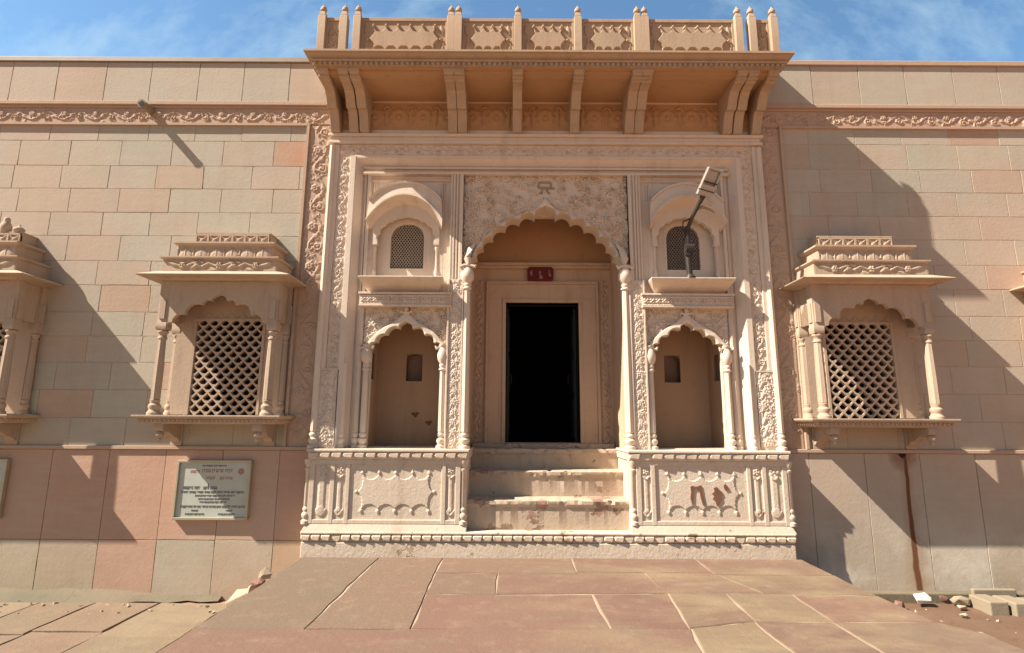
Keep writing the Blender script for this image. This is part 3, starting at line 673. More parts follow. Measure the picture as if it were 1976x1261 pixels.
def side_wall(side):
    rng = random.Random(20 + side)
    if side < 0: xa, xb = -12.6, XC - 2.60; fx0, fx1 = xb - .36, xb; bays = (-6.22, -3.29); mw = M['wall']
    else: xa, xb = XC + 2.60, 13.4; fx0, fx1 = xa, xa + .36; bays = (4.03, 6.80); mw = M['wall_leak']
    root = thing('stone_block_wall', 'sandstone block wall left of the gateway, with a spout shadow and the framed board' if side < 0 else 'sandstone block wall right of the gateway, with a rust stain down its foot', 'wall', ((xa + xb) / 2, YW, -0.5))
    holes = [(c - .40, c + .40, 1.37, 2.63) for c in bays]
    m = MB()
    for qd in rects_minus((xa, xb, -.6, 5.9), holes): m.box(qd[0], qd[1], YW + .0045, YW + .34, qd[2], qd[3], (0.42, 0.31, 0.215) if side < 0 else (0.52, 0.40, 0.29))
    if side < 0: bx0, bx1 = xa, fx0 - .035
    else: bx0, bx1 = fx1 + .035, xb
    courses(m, bx0, bx1, ZS, .615, YW, palette(side), rng, holes)
    courses(m, *((-2.63 - .645 * 16, xb) if side < 0 else (2.75, xb)), [-.56, .08, 1.055] if side < 0 else [-.56, 1.055], .645 if side < 0 else .63, YW - .006, lowpal(side), rng, stagger=False, vary=0.0)
    courses(m, xa, xb, [5.375, 5.925], .60, YW - .03, palette(side), rng)
    obj('masonry', m, mw, root, smooth=None)
    m = MB(); m.box(xa, xb, YW - .055, YW + .36, 5.925, 5.99); obj('coping', m, M['pipe'] if side < 0 else M['pink'], root, bevel=.006)
    m = MB(); m.box(xa, xb, YW - .05, YW + .02, 5.325, 5.375); m.box(xa, xb, YW - .022, YW + .02, 5.295, 5.325); obj('cornice', m, M['pink'], root, bevel=.005)
    m = MB(); m.box(xa, xb, YW - .03, YW + .02, 1.058, 1.098); obj('string_course', m, M['pink'], root, bevel=.005)
    # carved frieze with its frame fillet, horizontal and vertical runs
    xs, xe = (xa, xb) if side < 0 else (xa, xb)
    R = Relief(.20, xe - xs, .0095); R.vine(.014, .40, rng=random.Random(5 + side)); R.noise(.0015, rng)
    m = MB(); R.put(m, (xs, YW - .008, 5.285), (0, 0, -1), (1, 0, 0), (0, -1, 0))
    m.box(xs, xe, YW - .004, YW + .012, 5.06, 5.30)
    a, b = (xs, fx0 - .03) if side < 0 else (fx1 + .03, xe)
    m.box(a, b, YW - .032, YW + .02, 5.055, 5.085)
    obj('carved_frieze', m, M['pink'], root, smooth=40)
    R = Relief(.27, 5.06 - 1.10, .010); R.vine(.013, .50, rng=random.Random(8 + side)); R.noise(.0015, rng)
    m = MB(); x0 = fx0 + .02 if side < 0 else fx0 + .07
    R.put(m, (x0, YW - .008, 1.10), (1, 0, 0), (0, 0, 1), (0, -1, 0)); m.box(fx0 - .03, fx1 + .03, YW - .004, YW + .012, 1.10, 5.07)
    e = fx0 - .033 if side < 0 else fx1
    m.box(e, e + .033, YW - .032, YW + .02, 1.10, 5.085); e2 = fx1 - .05 if side < 0 else fx0 + .01
    m.box(e2, e2 + .04, YW - .026, YW + .02, 1.10, 5.30)
    obj('carved_frieze', m, M['pink'], root, smooth=40)
    for c in bays:
        lab = {-6.22: 'bay window cut by the left edge, with two stone finials on its canopy', -3.29: 'bay window above the framed board', 4.03: 'bay window half in the shade of the balcony', 6.80: 'bay window mostly beyond the right edge'}[c]
        bw = bay_window(root, c, lab)
        if c < -5:
            for fx, k_, pr in ((-6.01, .92, [(.05, 0), (.055, .012), (.062, .035), (.066, .07), (.058, .105), (.042, .135), (.034, .155), (.037, .175), (.030, .198), (.012, .212)]), (-5.85, .95, [(.03, 0), (.052, .015), (.062, .035), (.056, .055), (.036, .07), (.018, .082), (.010, .10), (.004, .112)])):
                m = MB(); m.lathe(0, 0, [(r_ * k_, z_ * k_) for r_, z_ in pr], 16); obj('finial', m, M['bay'], bw, loc=(fx, 6.16, 3.56), smooth=50)
    if side < 0:
        m = MB(); p0 = Vector((-4.605, YW + .05, 5.262)); p1 = Vector((-4.585, YW - .215, 5.235))
        m.tube([p0, p1], .047, 16); m.tube([p1 - (p1 - p0) * .02, p1 - (p1 - p0) * .001 + Vector((0, -.002, 0))], .052, 16); o = obj('drain_spout', m, M['pipe'], root)
        m = MB(); m.tube([p1 + Vector((0, -.003, 0)), p1 + Vector((0, -.004, 0))], .036, 16); obj('spout_mouth', m, M['dark'], o)
    else:
        m = MB()
        for i in range(7):
            a = math.pi * i / 6; m.add([], [])
        poly = [(4.445 + (.042 + .006 * math.sin(i * 2.3)) * math.cos(math.pi + math.pi * i / 10), 1.056 + (.05 + .008 * math.sin(i * 1.7)) * math.sin(math.pi + math.pi * i / 10)) for i in range(11)]
        m.prism(poly, YW - .0095, YW + .02); obj('weep_hole', m, M['dark'], root)
        m = MB(); m.box(3.0, xb, YW - .09, YW, -.56, -.40); obj('footing', m, M['kerb'], root, bevel=.02)
    return root
WL = side_wall(-1); WR = side_wall(1)
# both walls stand nearer than first laid out: moved up to their true distance
KW = 6.17 / YW
def nearer(o): o.location = (o.location.x * KW, o.location.y * KW, 1.38 + (o.location.z - 1.38) * KW); o.scale = (KW, KW, KW)
nearer(WL); nearer(WR)
# ------------------------------------------------------------------ the gateway
GW = thing('carved_gateway', 'tall carved limewashed gateway with a cusped arch, dark door and balcony above', 'gateway', (XC, 6.2, 0))
def X(u): return XC + u
def ubox(m, u0, u1, y0, y1, z0, z1): m.box(X(min(u0, u1)), X(max(u0, u1)), y0, y1, z0, z1)
YF, YI = 6.12, 6.215
NC, NH = 1.615, .40          # lower niche centre and half width
UC, UH = 1.665, .36          # upper niche
# arch outlines (u, z)
MAIN = dict(spr=(-.865, 3.17), cusps=[(-.815, 3.31), (-.745, 3.43), (-.63, 3.555), (-.485, 3.68), (-.315, 3.765), (-.125, 3.825)], apex=(0, 3.95))
NICHE = dict(spr=(-NH, 2.235), cusps=[(-.325, 2.275), (-.215, 2.365), (-.075, 2.435)], apex=(0, 2.52))
main_in = foil(n=9, sag=.36, **MAIN); main_out = outer_curve(MAIN['spr'], MAIN['cusps'], MAIN['apex'], .035, .10, len(main_in))
nic_in = foil(n=8, sag=.30, **NICHE); nic_out = outer_curve(NICHE['spr'], NICHE['cusps'], NICHE['apex'], .055, .12, len(nic_in))

# main masonry
m = MB()
for s in (-1, 1):
    ubox(m, s * 2.30, s * 2.60, YF + .018, 6.62, 1.08, 4.54)
    ubox(m, s * 2.495, s * 2.545, YF - .004, YF + .02, 1.97, 4.69); ubox(m, s * 2.285, s * 2.352, YF - .012, YF + .02, 1.09, 4.54)
    m.prism([(X(s * 2.285), YF - .008), (X(s * 2.285), 6.30), (X(s * 2.21), 6.30), (X(s * 2.21), YI - .02), (X(s * 2.235), YI - .045)], 1.09, 4.522, axis='z')
    # inner field with openings for the lower and upper niches
    for r in rects_minus((.94, 2.215, 1.08, 4.52), [(NC - NH, NC + NH, 1.105, 2.68), (UC - UH, UC + UH, 3.0, 3.93)]):
        ubox(m, s * r[0], s * r[1], YI, 6.285, r[2], r[3])
    ubox(m, s * .985, s * 1.02, YF + .012, YI, 3.0, 4.33); ubox(m, s * 1.115, s * 1.135, YF + .03, YI, 2.83, 4.33)
    ubox(m, s * 2.11, s * 2.145, YI - .05, YI + .01, 2.84, 4.33); ubox(m, s * 2.16, s * 2.185, YI - .02, YI + .01, 1.09, 4.40)
    ubox(m, s * 1.14, s * 2.105, YI - .022, YI + .01, 4.255, 4.275); ubox(m, s * 1.62, s * 1.645, YI - .03, YI + .01, 4.21, 4.27)
    for q_ in (1.235, 2.09): ubox(m, s * (q_ - .022), s * (q_ - .008), YI - .02, YI + .01, 4.03, 4.23); ubox(m, s * (q_ + .004), s * (q_ + .018), YI - .02, YI + .01, 4.03, 4.23)
ubox(m, -2.60, 2.60, YF + .018, 6.62, 4.54, 4.70)
ubox(m, -2.30, 2.30, YF - .006, YF + .02, 4.515, 4.555); ubox(m, -2.62, 2.62, YF - .03, 6.62, 4.70, 4.735); ubox(m, -2.60, 2.60, YF - .012, 6.62, 4.735, 4.785); ubox(m, -2.63, 2.63, YF - .045, 6.62, 4.785, 4.82)
m.prism([(YF - .002, 4.52), (6.30, 4.52), (6.30, 4.435), (YI - .02, 4.435), (YI - .045, 4.46)], X(-2.287), X(2.287), axis='x')
ubox(m, -2.21, 2.21, YI - .018, 6.5, 4.335, 4.437); ubox(m, -2.21, 2.21, YI - .055, YI, 4.40, 4.425); ubox(m, -2.21, 2.21, YI - .075, YI, 4.325, 4.352)
ubox(m, -2.58, 2.58, 6.15, 6.62, 4.82, 5.32)
ubox(m, -2.58, 2.58, 6.42, 6.60, 5.30, 5.80)
obj('stonework', m, M['cream'], GW, bevel=.004, smooth=None)

# carved bands of the outer frame
rng = random.Random(31)
for s in (-1, 1):
    R = Relief(.135, 3.43, .0065); R.vine(.014, .26, rng=random.Random(40 + s)); R.noise(.0015, rng); m = MB()
    if s < 0: R.put(m, (X(-2.492), YF + .014, 1.09), (1, 0, 0), (0, 0, 1), (0, -1, 0))
    else: R.put(m, (X(2.492), YF + .014, 1.09), (-1, 0, 0), (0, 0, 1), (0, -1, 0))
    obj('carved_band', m, M['cream'], GW, smooth=40)
    R = Relief(.19, .82, .0065); rr = random.Random(140 + s); v = .07
    while v < .8: R.flower(.095 + rr.uniform(-.03, .03), v, .05, .012, 6, rr.random()); R.leaf(.04, v + .05, 1.1, .09, .018, .011); R.leaf(.15, v + .05, 2.0, .09, .018, .011); v += .135
    R.scatter(.010, rr, 260, .04); R.noise(.0015, rr); m = MB(); R.put(m, (X(s * 2.445 - .095), YF - .002, 1.125), (1, 0, 0), (0, 0, 1), (0, -1, 0))
    for e in (-1, 1): ubox(m, s * 2.445 + e * .10 - .006, s * 2.445 + e * .10 + .006, YF - .012, YF + .02, 1.11, 1.96)
    ubox(m, s * 2.445 - .106, s * 2.445 + .106, YF - .0118, YF + .02, 1.952, 1.968); ubox(m, s * 2.445 - .1055, s * 2.445 + .1055, YF + .001, YF + .02, 1.10, 1.965)
    obj('carved_panel', m, M['cream'], GW, smooth=40)
R = Relief(.125, 5.06, .008); R.vine(.018, .26, rng=random.Random(44)); m = MB(); R.put(m, (X(-2.53), YF + .014, 4.69), (0, 0, -1), (1, 0, 0), (0, -1, 0))
obj('carved_band', m, M['cream'], GW, smooth=40)
# dim frieze behind the brackets
R = Relief(5.1, .36, .014); rr = random.Random(9)
for i in range(17): R.flower(.15 + i * .3, .17, .12, .022, 8); R.leaf(.3 + i * .3, .05, math.pi / 2, .25, .03, .02); R.spiral(.3 + i * .3, .26, .06, 1.2, 0, 1, .014, .018)
m = MB(); R.put(m, (X(-2.55), 6.148, 4.90), (1, 0, 0), (0, 0, 1), (0, -1, 0)); obj('carved_band', m, M['soffit'], GW, smooth=40)

# spandrel over the main arch
R = Relief(1.96, 1.18, .0065); rr = random.Random(12); R.scatter(.026, rr, 200, .055)
# emblem above the apex, on a smooth ground
cu, cv = .99, 1.03
j = (np.hypot(R.u[None, :] - cu, (R.v[:, None] - cv) * 1.1) < .145); R.H[j] = .004
def E_(p): return (X(-.98) + cu + (p[0] - 1000) / 17.96 * .0061, YI - .016, 3.155 + cv - (p[1] - 600) / 17.96 * .0061)
m = MB()
for st in ([(740, 410), (1160, 405)], [(740, 410), (720, 605)], [(720, 605), (1300, 640)], [(1160, 405), (1170, 600)], [(850, 610), (850, 830), (745, 820)], [(1080, 610), (1030, 720), (1060, 800), (1140, 830)]):
    m.tube([E_(p) for p in st], .0125, 8)
obj('emblem', m, M['emblem'], GW, smooth=50)
R.noise(.002, rr)
UU, VV = np.meshgrid((R.u[:-1] + R.u[1:]) / 2 - .98, (R.v[:-1] + R.v[1:]) / 2 + 3.155)
midc = [((a[0] + b[0]) / 2, (a[1] + b[1]) / 2) for a, b in zip(main_in, main_out)]
mask = inside(UU, VV, [(midc[0][0], 3.0)] + midc + [(midc[-1][0], 3.0)])
m = MB(); R.put(m, (X(-.98), YI - .002, 3.155), (1, 0, 0), (0, 0, 1), (0, -1, 0), mask=mask, skirt=.0)
obj('spandrel_panel', m, M['cream'], GW, smooth=40)
m = MB(); arch_moulding(m, [(X(u), z) for u, z in main_in], [(X(u), z) for u, z in main_out], YI - .035, 6.42, .05)
ubox(m, -.98, .98, 6.42, 6.5, 3.90, 4.4)
for s in (-1, 1): ubox(m, s * .865, s * .98, YI - .03, YI + .02, 3.05, 3.20)
obj('cusped_arch', m, M['cream'], GW, smooth=40)

# porch recess
m = MB()
for s in (-1, 1): ubox(m, s * .90, s * .96, YI + .02, 7.02, .9, 4.12)
for r in rects_minus((-.96, .96, .9, 4.12), [(-.48, .475, 1.13, 2.93)]): ubox(m, r[0], r[1], 7.0, 7.12, r[2], r[3])
obj('porch_wall', m, M['jamb'], GW, bevel=.004, smooth=None)
m = MB(); ubox(m, -.96, .96, YI + .24, 7.12, 4.08, 4.14); ubox(m, -.90, .90, 6.975, 7.0, 3.46, 4.08); obj('porch_ceiling', m, M['soffit'], GW)
m = MB(); ubox(m, -.90, .90, 6.90, 7.0, 3.42, 3.455); ubox(m, -.90, .90, 6.93, 7.0, 3.385, 3.42); obj('lintel', m, M['jamb'], GW, bevel=.004)
# door surround, stepped, with carved jambs
m = MB()
for a, b, y in ((.475, .52, 6.965), (.52, .70, 6.978), (.70, .735, 6.955)):
    for s in (-1, 1): ubox(m, s * a, s * b, y, 7.02, 1.10, 2.93 + (a - .475) * 1.1)
    ubox(m, -b, b, y + .001, 7.02, 2.93 + (a - .475) * 1.1, 2.93 + (b - .475) * 1.1)
obj('door_surround', m, M['jamb'], GW, bevel=.004, smooth=None)
for s in (-1, 1):
    R = Relief(.11, 2.1, .008); R.vine(.016, .26, rng=random.Random(60 + s)); m = MB(); R.put(m, (X(s * .815 - .055), 6.992, 1.13), (1, 0, 0), (0, 0, 1), (0, -1, 0)); obj('carved_band', m, M['jamb'], GW, smooth=40)
# door standing open on an unlit room
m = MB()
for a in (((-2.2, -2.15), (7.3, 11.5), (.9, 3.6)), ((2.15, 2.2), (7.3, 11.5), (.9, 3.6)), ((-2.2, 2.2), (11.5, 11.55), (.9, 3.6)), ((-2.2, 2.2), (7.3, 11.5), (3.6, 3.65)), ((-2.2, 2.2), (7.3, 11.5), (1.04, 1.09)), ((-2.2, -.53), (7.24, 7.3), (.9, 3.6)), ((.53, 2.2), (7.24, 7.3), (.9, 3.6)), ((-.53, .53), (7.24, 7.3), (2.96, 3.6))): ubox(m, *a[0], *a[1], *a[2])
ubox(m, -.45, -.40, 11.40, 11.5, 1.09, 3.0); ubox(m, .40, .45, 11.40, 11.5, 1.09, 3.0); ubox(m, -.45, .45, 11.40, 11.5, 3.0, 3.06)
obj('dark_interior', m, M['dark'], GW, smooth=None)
for e in (-1, 1):
    m = MB(); ubox(m, e * .47, e * .435, 7.25, 7.70, 1.12, 2.92)
    for z0, z1 in ((1.2, 1.7), (1.78, 2.25), (2.33, 2.82)): ubox(m, e * .436, e * .425, 7.31, 7.64, z0, z1)
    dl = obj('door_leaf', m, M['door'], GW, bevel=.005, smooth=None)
    m = MB(); m.tube([(X(e * .43), 7.66, 2.05), (X(e * .40), 7.66, 2.03), (X(e * .40), 7.66, 1.93), (X(e * .43), 7.66, 1.91)], .009, 8); obj('handle', m, M['iron'], dl)
m = MB()
for s in (-1, 1): ubox(m, s * .475, s * .53, 7.0, 7.24, 1.10, 2.96)
ubox(m, -.5, .5, 7.0, 7.24, 2.93, 2.98); obj('door_reveal', m, M['iron'], GW)

# steps
rs = random.Random(77)
def worn_step(y0, y1, z0, z1, u0, u1, seed, nose=.012):
    rr = random.Random(seed); m = MB(); n = 44; prof = [(y0 + .012, z0), (y0 + .010, z1 - .075), (y0 - nose * .2, z1 - .06), (y0 - nose, z1 - .045), (y0 - nose, z1 - .012), (y0 - nose + .012, z1), (y1, z1)]
    wob = [[0, 0] for _ in prof]; rows = []
    cur = [0.0] * len(prof)
    for i in range(n + 1):
        row = []
        for k_, (yy, zz) in enumerate(prof):
            chip = (rr.random() ** 14) * .03 if 1 < k_ < 6 else 0
            cur[k_] = cur[k_] * .95 + rr.uniform(-.0006, .0006)
            row.append((X(u0 + (u1 - u0) * i / n), yy + chip + cur[k_] * (k_ < 6), zz - (chip * .6 if k_ in (4, 5) else 0) + (cur[k_] * .6 if k_ > 2 else 0)))
        rows.append(row)
    for a, b in zip(rows, rows[1:]): m.strip(a, b)
    return m
sides = (-.875, .875)
obj('step', worn_step(6.06, 6.45, .22, .565, *sides, 1), M['step'], GW, smooth=35, label='lowest step, half in the shade of the left plinth')
obj('step', worn_step(6.34, 6.75, .54, .845, *sides, 2), M['step'], GW, smooth=35, label='middle step with bare red patches and a sunlit spot')
obj('step', worn_step(6.62, 7.3, .82, 1.075, *sides, 3), M['step'], GW, smooth=35, label='topmost step under the landing, all in shade')
obj('threshold', worn_step(6.86, 7.3, 1.05, 1.125, *sides, 4, .01), M['step'], GW, smooth=35)

# base course running across the whole foot
m = MB(); rr = random.Random(5)
ubox(m, -2.575, 2.56, 5.9400, 6.62, -.02, .15); ubox(m, -2.585, 2.57, 5.9300, 6.62, .225, .255); ubox(m, -2.57, 2.555, 5.9500, 6.62, .15, .225)
base = obj('base_course', m, M['base'], GW, bevel=.012, smooth=None)
def petals(m, u0, u1, y, z0, z1, step, rr, drop=0.05):
    n = int((u1 - u0) / step)
    for i in range(n):
        wf = .25 if rr.random() < drop else rr.uniform(.75, 1.1)
        a = u0 + (u1 - u0) * i / n; b = a + (u1 - u0) / n * .92; h = z1 - z0
        m.hull([(X(a), y, z1), (X(b), y, z1), (X(a + .25 * (b - a)), y - .022 * wf, z1 - .15 * h), (X(b), y - .026 * wf, z1 - .15 * h), (X(a + .1 * (b - a)), y - .016 * wf, z0 + .35 * h), (X(b - .1 * (b - a)), y - .024 * wf, z0 + .25 * h), (X(b - .3 * (b - a)), y - .004, z0), (X(a), y + .02, z0), (X(b), y + .02, z0), (X(a), y + .02, z1), (X(b), y + .02, z1)])
m = MB(); petals(m, -2.58, 2.565, 5.9440, .155, .222, .105, rr, .06); obj('petal_moulding', m, M['base'], base, smooth=25)

def cartouche(R, u0, u1, v0, v1, h, n=4, dep=.035):
    """raised plate whose edge is cut into scallops, with small buds at the points"""
    poly = []; w_ = (u1 - u0) / n
    for i in range(n):
        a = u0 + i * w_
        poly += [(a, v0), (a + w_ * .22, v0 + dep), (a + w_ * .36, v0 + dep * 1.25), (a + w_ * .64, v0 + dep * 1.25), (a + w_ * .78, v0 + dep)]
    hm = (v0 + v1) / 2
    poly += [(u1, v0), (u1 - dep * .3, v0 + dep * 1.5), (u1 + .0, hm - .05), (u1 + dep, hm), (u1, hm + .05), (u1 - dep * .3, v1 - dep * 1.5), (u1, v1)]
    for i in range(n):
        a = u1 - i * w_
        poly += [(a, v1), (a - w_ * .22, v1 - dep), (a - w_ * .36, v1 - dep * 1.25), (a - w_ * .64, v1 - dep * 1.25), (a - w_ * .78, v1 - dep)]
    poly += [(u0, v1), (u0 + dep * .3, v1 - dep * 1.5), (u0, hm + .05), (u0 - dep, hm), (u0, hm - .05), (u0 + dep * .3, v0 + dep * 1.5)]
    Ug, Vg = np.meshgrid(R.u, R.v); ins = inside(Ug, Vg, poly); R.H[ins] = np.maximum(R.H[ins], h)
    for i in range(n + 1):
        a = u0 + i * w_
        for v, sg in ((v0, -1), (v1, 1)): R.disc(a, v + sg * .022, .020, h * 1.1); R.leaf(a, v + sg * .015, sg * math.pi / 2, .03, .012, h)
    for a, sg in ((u0, -1), (u1, 1)): R.disc(a + sg * (dep + .02), hm, .018, h)
    return poly

# plinths either side of the steps
bal_prof = lambda z0, k=1.0: [(.048 * k, z0), (.048 * k, z0 + .03), (.030 * k, z0 + .045), (.045 * k, z0 + .075), (.045 * k, z0 + .10), (.028 * k, z0 + .12), (.038 * k, z0 + .14), (.038 * k, z0 + .155), (.026 * k, z0 + .175)]
for s in (-1, 1):
    a, b = (.87, 2.535)
    m = MB(); ubox(m, s * a, s * b, 5.9800, 6.62, .25, 1.0)
    ubox(m, s * .845, s * 2.575, 5.9200, 6.62, 1.065, 1.092); ubox(m, s * .855, s * 2.56, 5.9450, 6.62, .985, 1.066)
    # flared foot
    y0, y1 = 5.9370, 5.9850; o0, o1 = .86, 2.58
    vs = [(X(s * o0), y0, .252), (X(s * o1), y0, .252), (X(s * o1), 6.62, .252), (X(s * o0), 6.62, .252), (X(s * .862), 5.9600, .325), (X(s * 2.545), 5.9600, .325), (X(s * 2.545), 6.62, .325), (X(s * .862), 6.62, .325)]
    m.add(vs, [(0, 1, 5, 4), (1, 2, 6, 5), (3, 0, 4, 7), (4, 5, 6, 7)])
    # frame fillets
    for f0, f1 in ((.93, .985), (1.085, 1.135), (2.105, 2.15), (2.265, 2.315), (2.48, 2.535)): ubox(m, s * f0, s * f1, 5.9570, 5.9850, .325, .985)
    ubox(m, s * .93, s * 2.535, 5.9580, 5.9850, .935, .985); ubox(m, s * .93, s * 2.535, 5.9585, 5.9850, .325, .37)
    pl = obj('plinth', m, M['plinth'], GW, bevel=.006, smooth=None)
    rr = random.Random(70 + s); m = MB()
    petals(m, min(s * .855, s * 2.56), max(s * .855, s * 2.56), 5.9450, .99, 1.06, .115, rr, .03); obj('petal_moulding', m, M['plinth'], pl, smooth=25)
    R = Relief(.97, .565, .007); cartouche(R, .13, .84, .11, .455, .009); R.noise(.0015, rr); m = MB()
    R.put(m, (X(1.135 if s > 0 else -2.105), 5.9730, .37), (1, 0, 0), (0, 0, 1), (0, -1, 0)); obj('carved_panel', m, M['plinth'], pl, smooth=35)
    for c0, c1 in ((.985, 1.085), (2.155, 2.265), (2.315, 2.48)):
        w_ = c1 - c0; R = Relief(w_, .565, .006)
        R.stroke([(w_ / 2, .12), (w_ / 2, .42)], w_ * .24, .008); R.flower(w_ / 2, .50, w_ * .36, .011, 5); R.leaf(w_ / 2, .04, .9, .08, w_ * .16, .010); R.leaf(w_ / 2, .04, math.pi - .9, .08, w_ * .16, .010)
        R.disc(w_ / 2, .10, w_ * .3, .011); R.leaf(w_ / 2, .42, .8, .05, w_ * .12, .016); R.leaf(w_ / 2, .42, 2.3, .05, w_ * .12, .016); R.noise(.0015, rr)
        m = MB(); lo = min(s * c0, s * c1); R.put(m, (X(lo), 5.9710, .37), (1, 0, 0), (0, 0, 1), (0, -1, 0)); obj('carved_panel', m, M['plinth'], pl, smooth=35)
    for uc in (.90, 2.555):
        m = MB(); z0 = .325
        m.lathe(0, 0, bal_prof(z0) + [(.030, z0 + .18), (.030, .86), (.040, .875), (.040, .89), (.028, .90), (.052, .96), (.052, .985)], 14)
        obj('corner_colonnette', m, M['plinth'], pl, loc=(X(s * uc), 5.9900, 0), smooth=40)
    if s > 0:
        rr = random.Random(15)
        def patch(cu, cz, pts):
            m = MB(); m.prism([(X(cu) + p * .0056, cz - q_ * .0056) for p, q_ in pts], 5.9530, 5.9770); obj('bare_patch', m, M['brownpatch'], pl)
        patch(1.50, .72, [(0, 0), (4, -2), (9, 0), (14, -1), (20, -3), (21, 4), (22, 12), (24, 24), (26, 34), (22, 33), (19, 22), (17, 10), (15, 4), (10, 4), (6, 5), (5, 14), (4, 28), (2, 33), (-1, 20), (1, 10)])
        patch(1.735, .72, [(2, 2), (8, 0), (12, 6), (16, 8), (18, 14), (15, 18), (16, 24), (11, 30), (8, 36), (4, 30), (5, 24), (-1, 22), (2, 17), (-2, 12), (3, 9)])
        patch(1.85, .735, [(0, 0), (4, -3), (7, 2), (10, 7), (6, 9), (2, 8)])

# tall slender colonnettes
def colonnette(name, u, y, r, z0, z1, capital=True, parent=GW, seg=14):
    p = bal_prof(z0, r / .036); t = z0 + .185
    p += [(r * .82, t)]
    m = MB(); m.lathe(0, 0, p, seg)
    top = z1 - (.30 if capital else .02)
    m.lathe(0, 0, [(r * .92, t), (r * .88, (t + top) / 2), (r * .78, top)], seg, flute=.06)
    if capital: m.lathe(0, 0, [(r * .8, top), (r * 1.1, top + .012), (r * 1.1, top + .024), (r * .8, top + .035), (r * 1.0, top + .055), (r * 1.0, top + .07), (r * .85, top + .08), (r * 1.5, top + .13), (r * 1.62, top + .18), (r * 1.35, top + .235), (r * .95, top + .27), (r * 1.25, top + .285), (r * 1.25, top + .30)], seg)
    return obj(name, m, M['cream'], parent, loc=(X(u), y, 0), smooth=40)
for s in (-1, 1):
    colonnette('colonnette', s * .918, YF + .03, .050, 1.092, 3.19)
    m = MB(); m.tube([(X(s * .90), YF - .005, 3.19), (X(s * .915), YF, 3.26), (X(s * .895), YF + .03, 3.38), (X(s * .84), YI - .03, 3.47)], [.03, .045, .035, .012], 10)
    for q_ in (-1, 1): m.tube([(X(s * .915 + q_ * .03), YF - .01, 3.18), (X(s * .915 + q_ * .085), YF - .02, 3.155), (X(s * .915 + q_ * .10), YF - .02, 3.18)], [.02, .02, .012], 8)
    obj('capital_bud', m, M['cream'], GW, smooth=50)
    colonnette('colonnette', s * 2.578, YF + .005, .046, 1.092, 4.69, capital=False)
    colonnette('colonnette', s * 2.27, YF - .01, .028, 1.092, 2.05, capital=False)
    colonnette('colonnette', s * 2.135, YI - .02, .036, 1.092, 2.84, capital=False)
    # carved pier between niche and arch
    m = MB(); ubox(m, s * .955, s * 1.145, YF + .02, 6.5, 1.09, 3.02); ubox(m, s * .985, s * 1.13, YF + .04, 6.5, 3.02, 4.33)
    for f in (.965, 1.128): ubox(m, s * (f - .010), s * (f + .010), YF, YF + .03, 1.09, 3.02)
    for f in (1.02, 1.055, 1.09): ubox(m, s * (f - .010), s * (f + .010), YF + .022, YF + .05, 3.02, 4.33)
    pier = obj('pier', m, M['cream'], GW, bevel=.003, smooth=None)
    R = Relief(.135, 1.9, .007); rr = random.Random(88 + s)
    v = .06
    while v < 1.86: R.flower(.0675, v, .036, .010, 5, rr.random()); R.leaf(.035, v + .05, 1.3, .05, .010, .009); R.leaf(.10, v + .05, 1.85, .05, .010, .009); v += .11
    R.scatter(.008, rr, 300, .03)
    m = MB(); R.put(m, (X(s * 1.047 - .0675), YF + .017, 1.10), (1, 0, 0), (0, 0, 1), (0, -1, 0)); obj('carved_band', m, M['cream'], pier, smooth=40)
    # rosette band over the lower niche
    m = MB(); ubox(m, s * 1.10, s * 2.15, YF - .015, YI + .02, 2.70, 2.825); ubox(m, s * 1.09, s * 2.16, YF - .04, YI, 2.825, 2.85); ubox(m, s * 1.10, s * 2.15, YF - .035, YI, 2.685, 2.705)
    band = obj('rosette_band', m, M['cream'], GW, bevel=.004, smooth=None)
    R = Relief(1.04, .12, .006)
    for i in range(15): R.flower(.04 + i * .0686, .06, .034, .016, 4, .78); R.stroke([(.074 + i * .0686, .02), (.074 + i * .0686, .10)], .005, .010)
    R.stroke([(0, .012), (1.04, .012)], .007, .012); R.stroke([(0, .108), (1.04, .108)], .007, .012)
    m = MB(); R.put(m, (X(s * 1.625 - .52), YF - .018, 2.703), (1, 0, 0), (0, 0, 1), (0, -1, 0)); obj('rosettes', m, M['cream'], band, smooth=40)

    # lower niche: plastered alcove behind a cusped arch
    m = MB(); c = s * NC; yb = 6.80
    inner, outer_ = c - s * .455, c + s * .455
    ubox(m, inner - .015, inner + .015, YI + .03, yb, 1.08, 2.72)
    for y0_, y1_, z0_, z1_ in ((YI + .03, 6.42, 1.08, 2.72), (6.62, yb, 1.08, 2.72), (6.42, 6.62, 1.08, 1.88), (6.42, 6.62, 2.20, 2.72)): ubox(m, outer_ - .015, outer_ + .015, y0_, y1_, z0_, z1_)
    for r in rects_minus((c - .47, c + .47, 1.08, 2.72), [(c - .10, c + .10, 1.88, 2.22)]): ubox(m, r[0], r[1], yb, yb + .03, r[2], r[3])
    ubox(m, c - .47, c + .47, YI + .03, yb + .03, 1.06, 1.105); ubox(m, c - .47, c + .47, YI + .03, yb + .03, 2.70, 2.74)
    nich = obj('niche', m, M['niche'], GW, smooth=None)
    m = MB(); ubox(m, c - .12, c + .12, yb + .13, yb + .15, 1.85, 2.26); ubox(m, c - .12, c - .10, yb + .02, yb + .14, 1.86, 2.24); ubox(m, c + .10, c + .12, yb + .02, yb + .14, 1.86, 2.24); ubox(m, c - .12, c + .12, yb + .02, yb + .14, 1.86, 1.88)
    hp = [(X(c - .10), 2.15)] + [(X(c - .10 * math.cos(math.pi * i / 10)), 2.15 + .07 * math.sin(math.pi * i / 10)) for i in range(11)] + [(X(c + .10), 2.24), (X(c - .10), 2.24)]
    m.prism(hp, yb + .001, yb + .14)
    obj('lamp_recess', m, M['recess_shade'], nich, smooth=None)
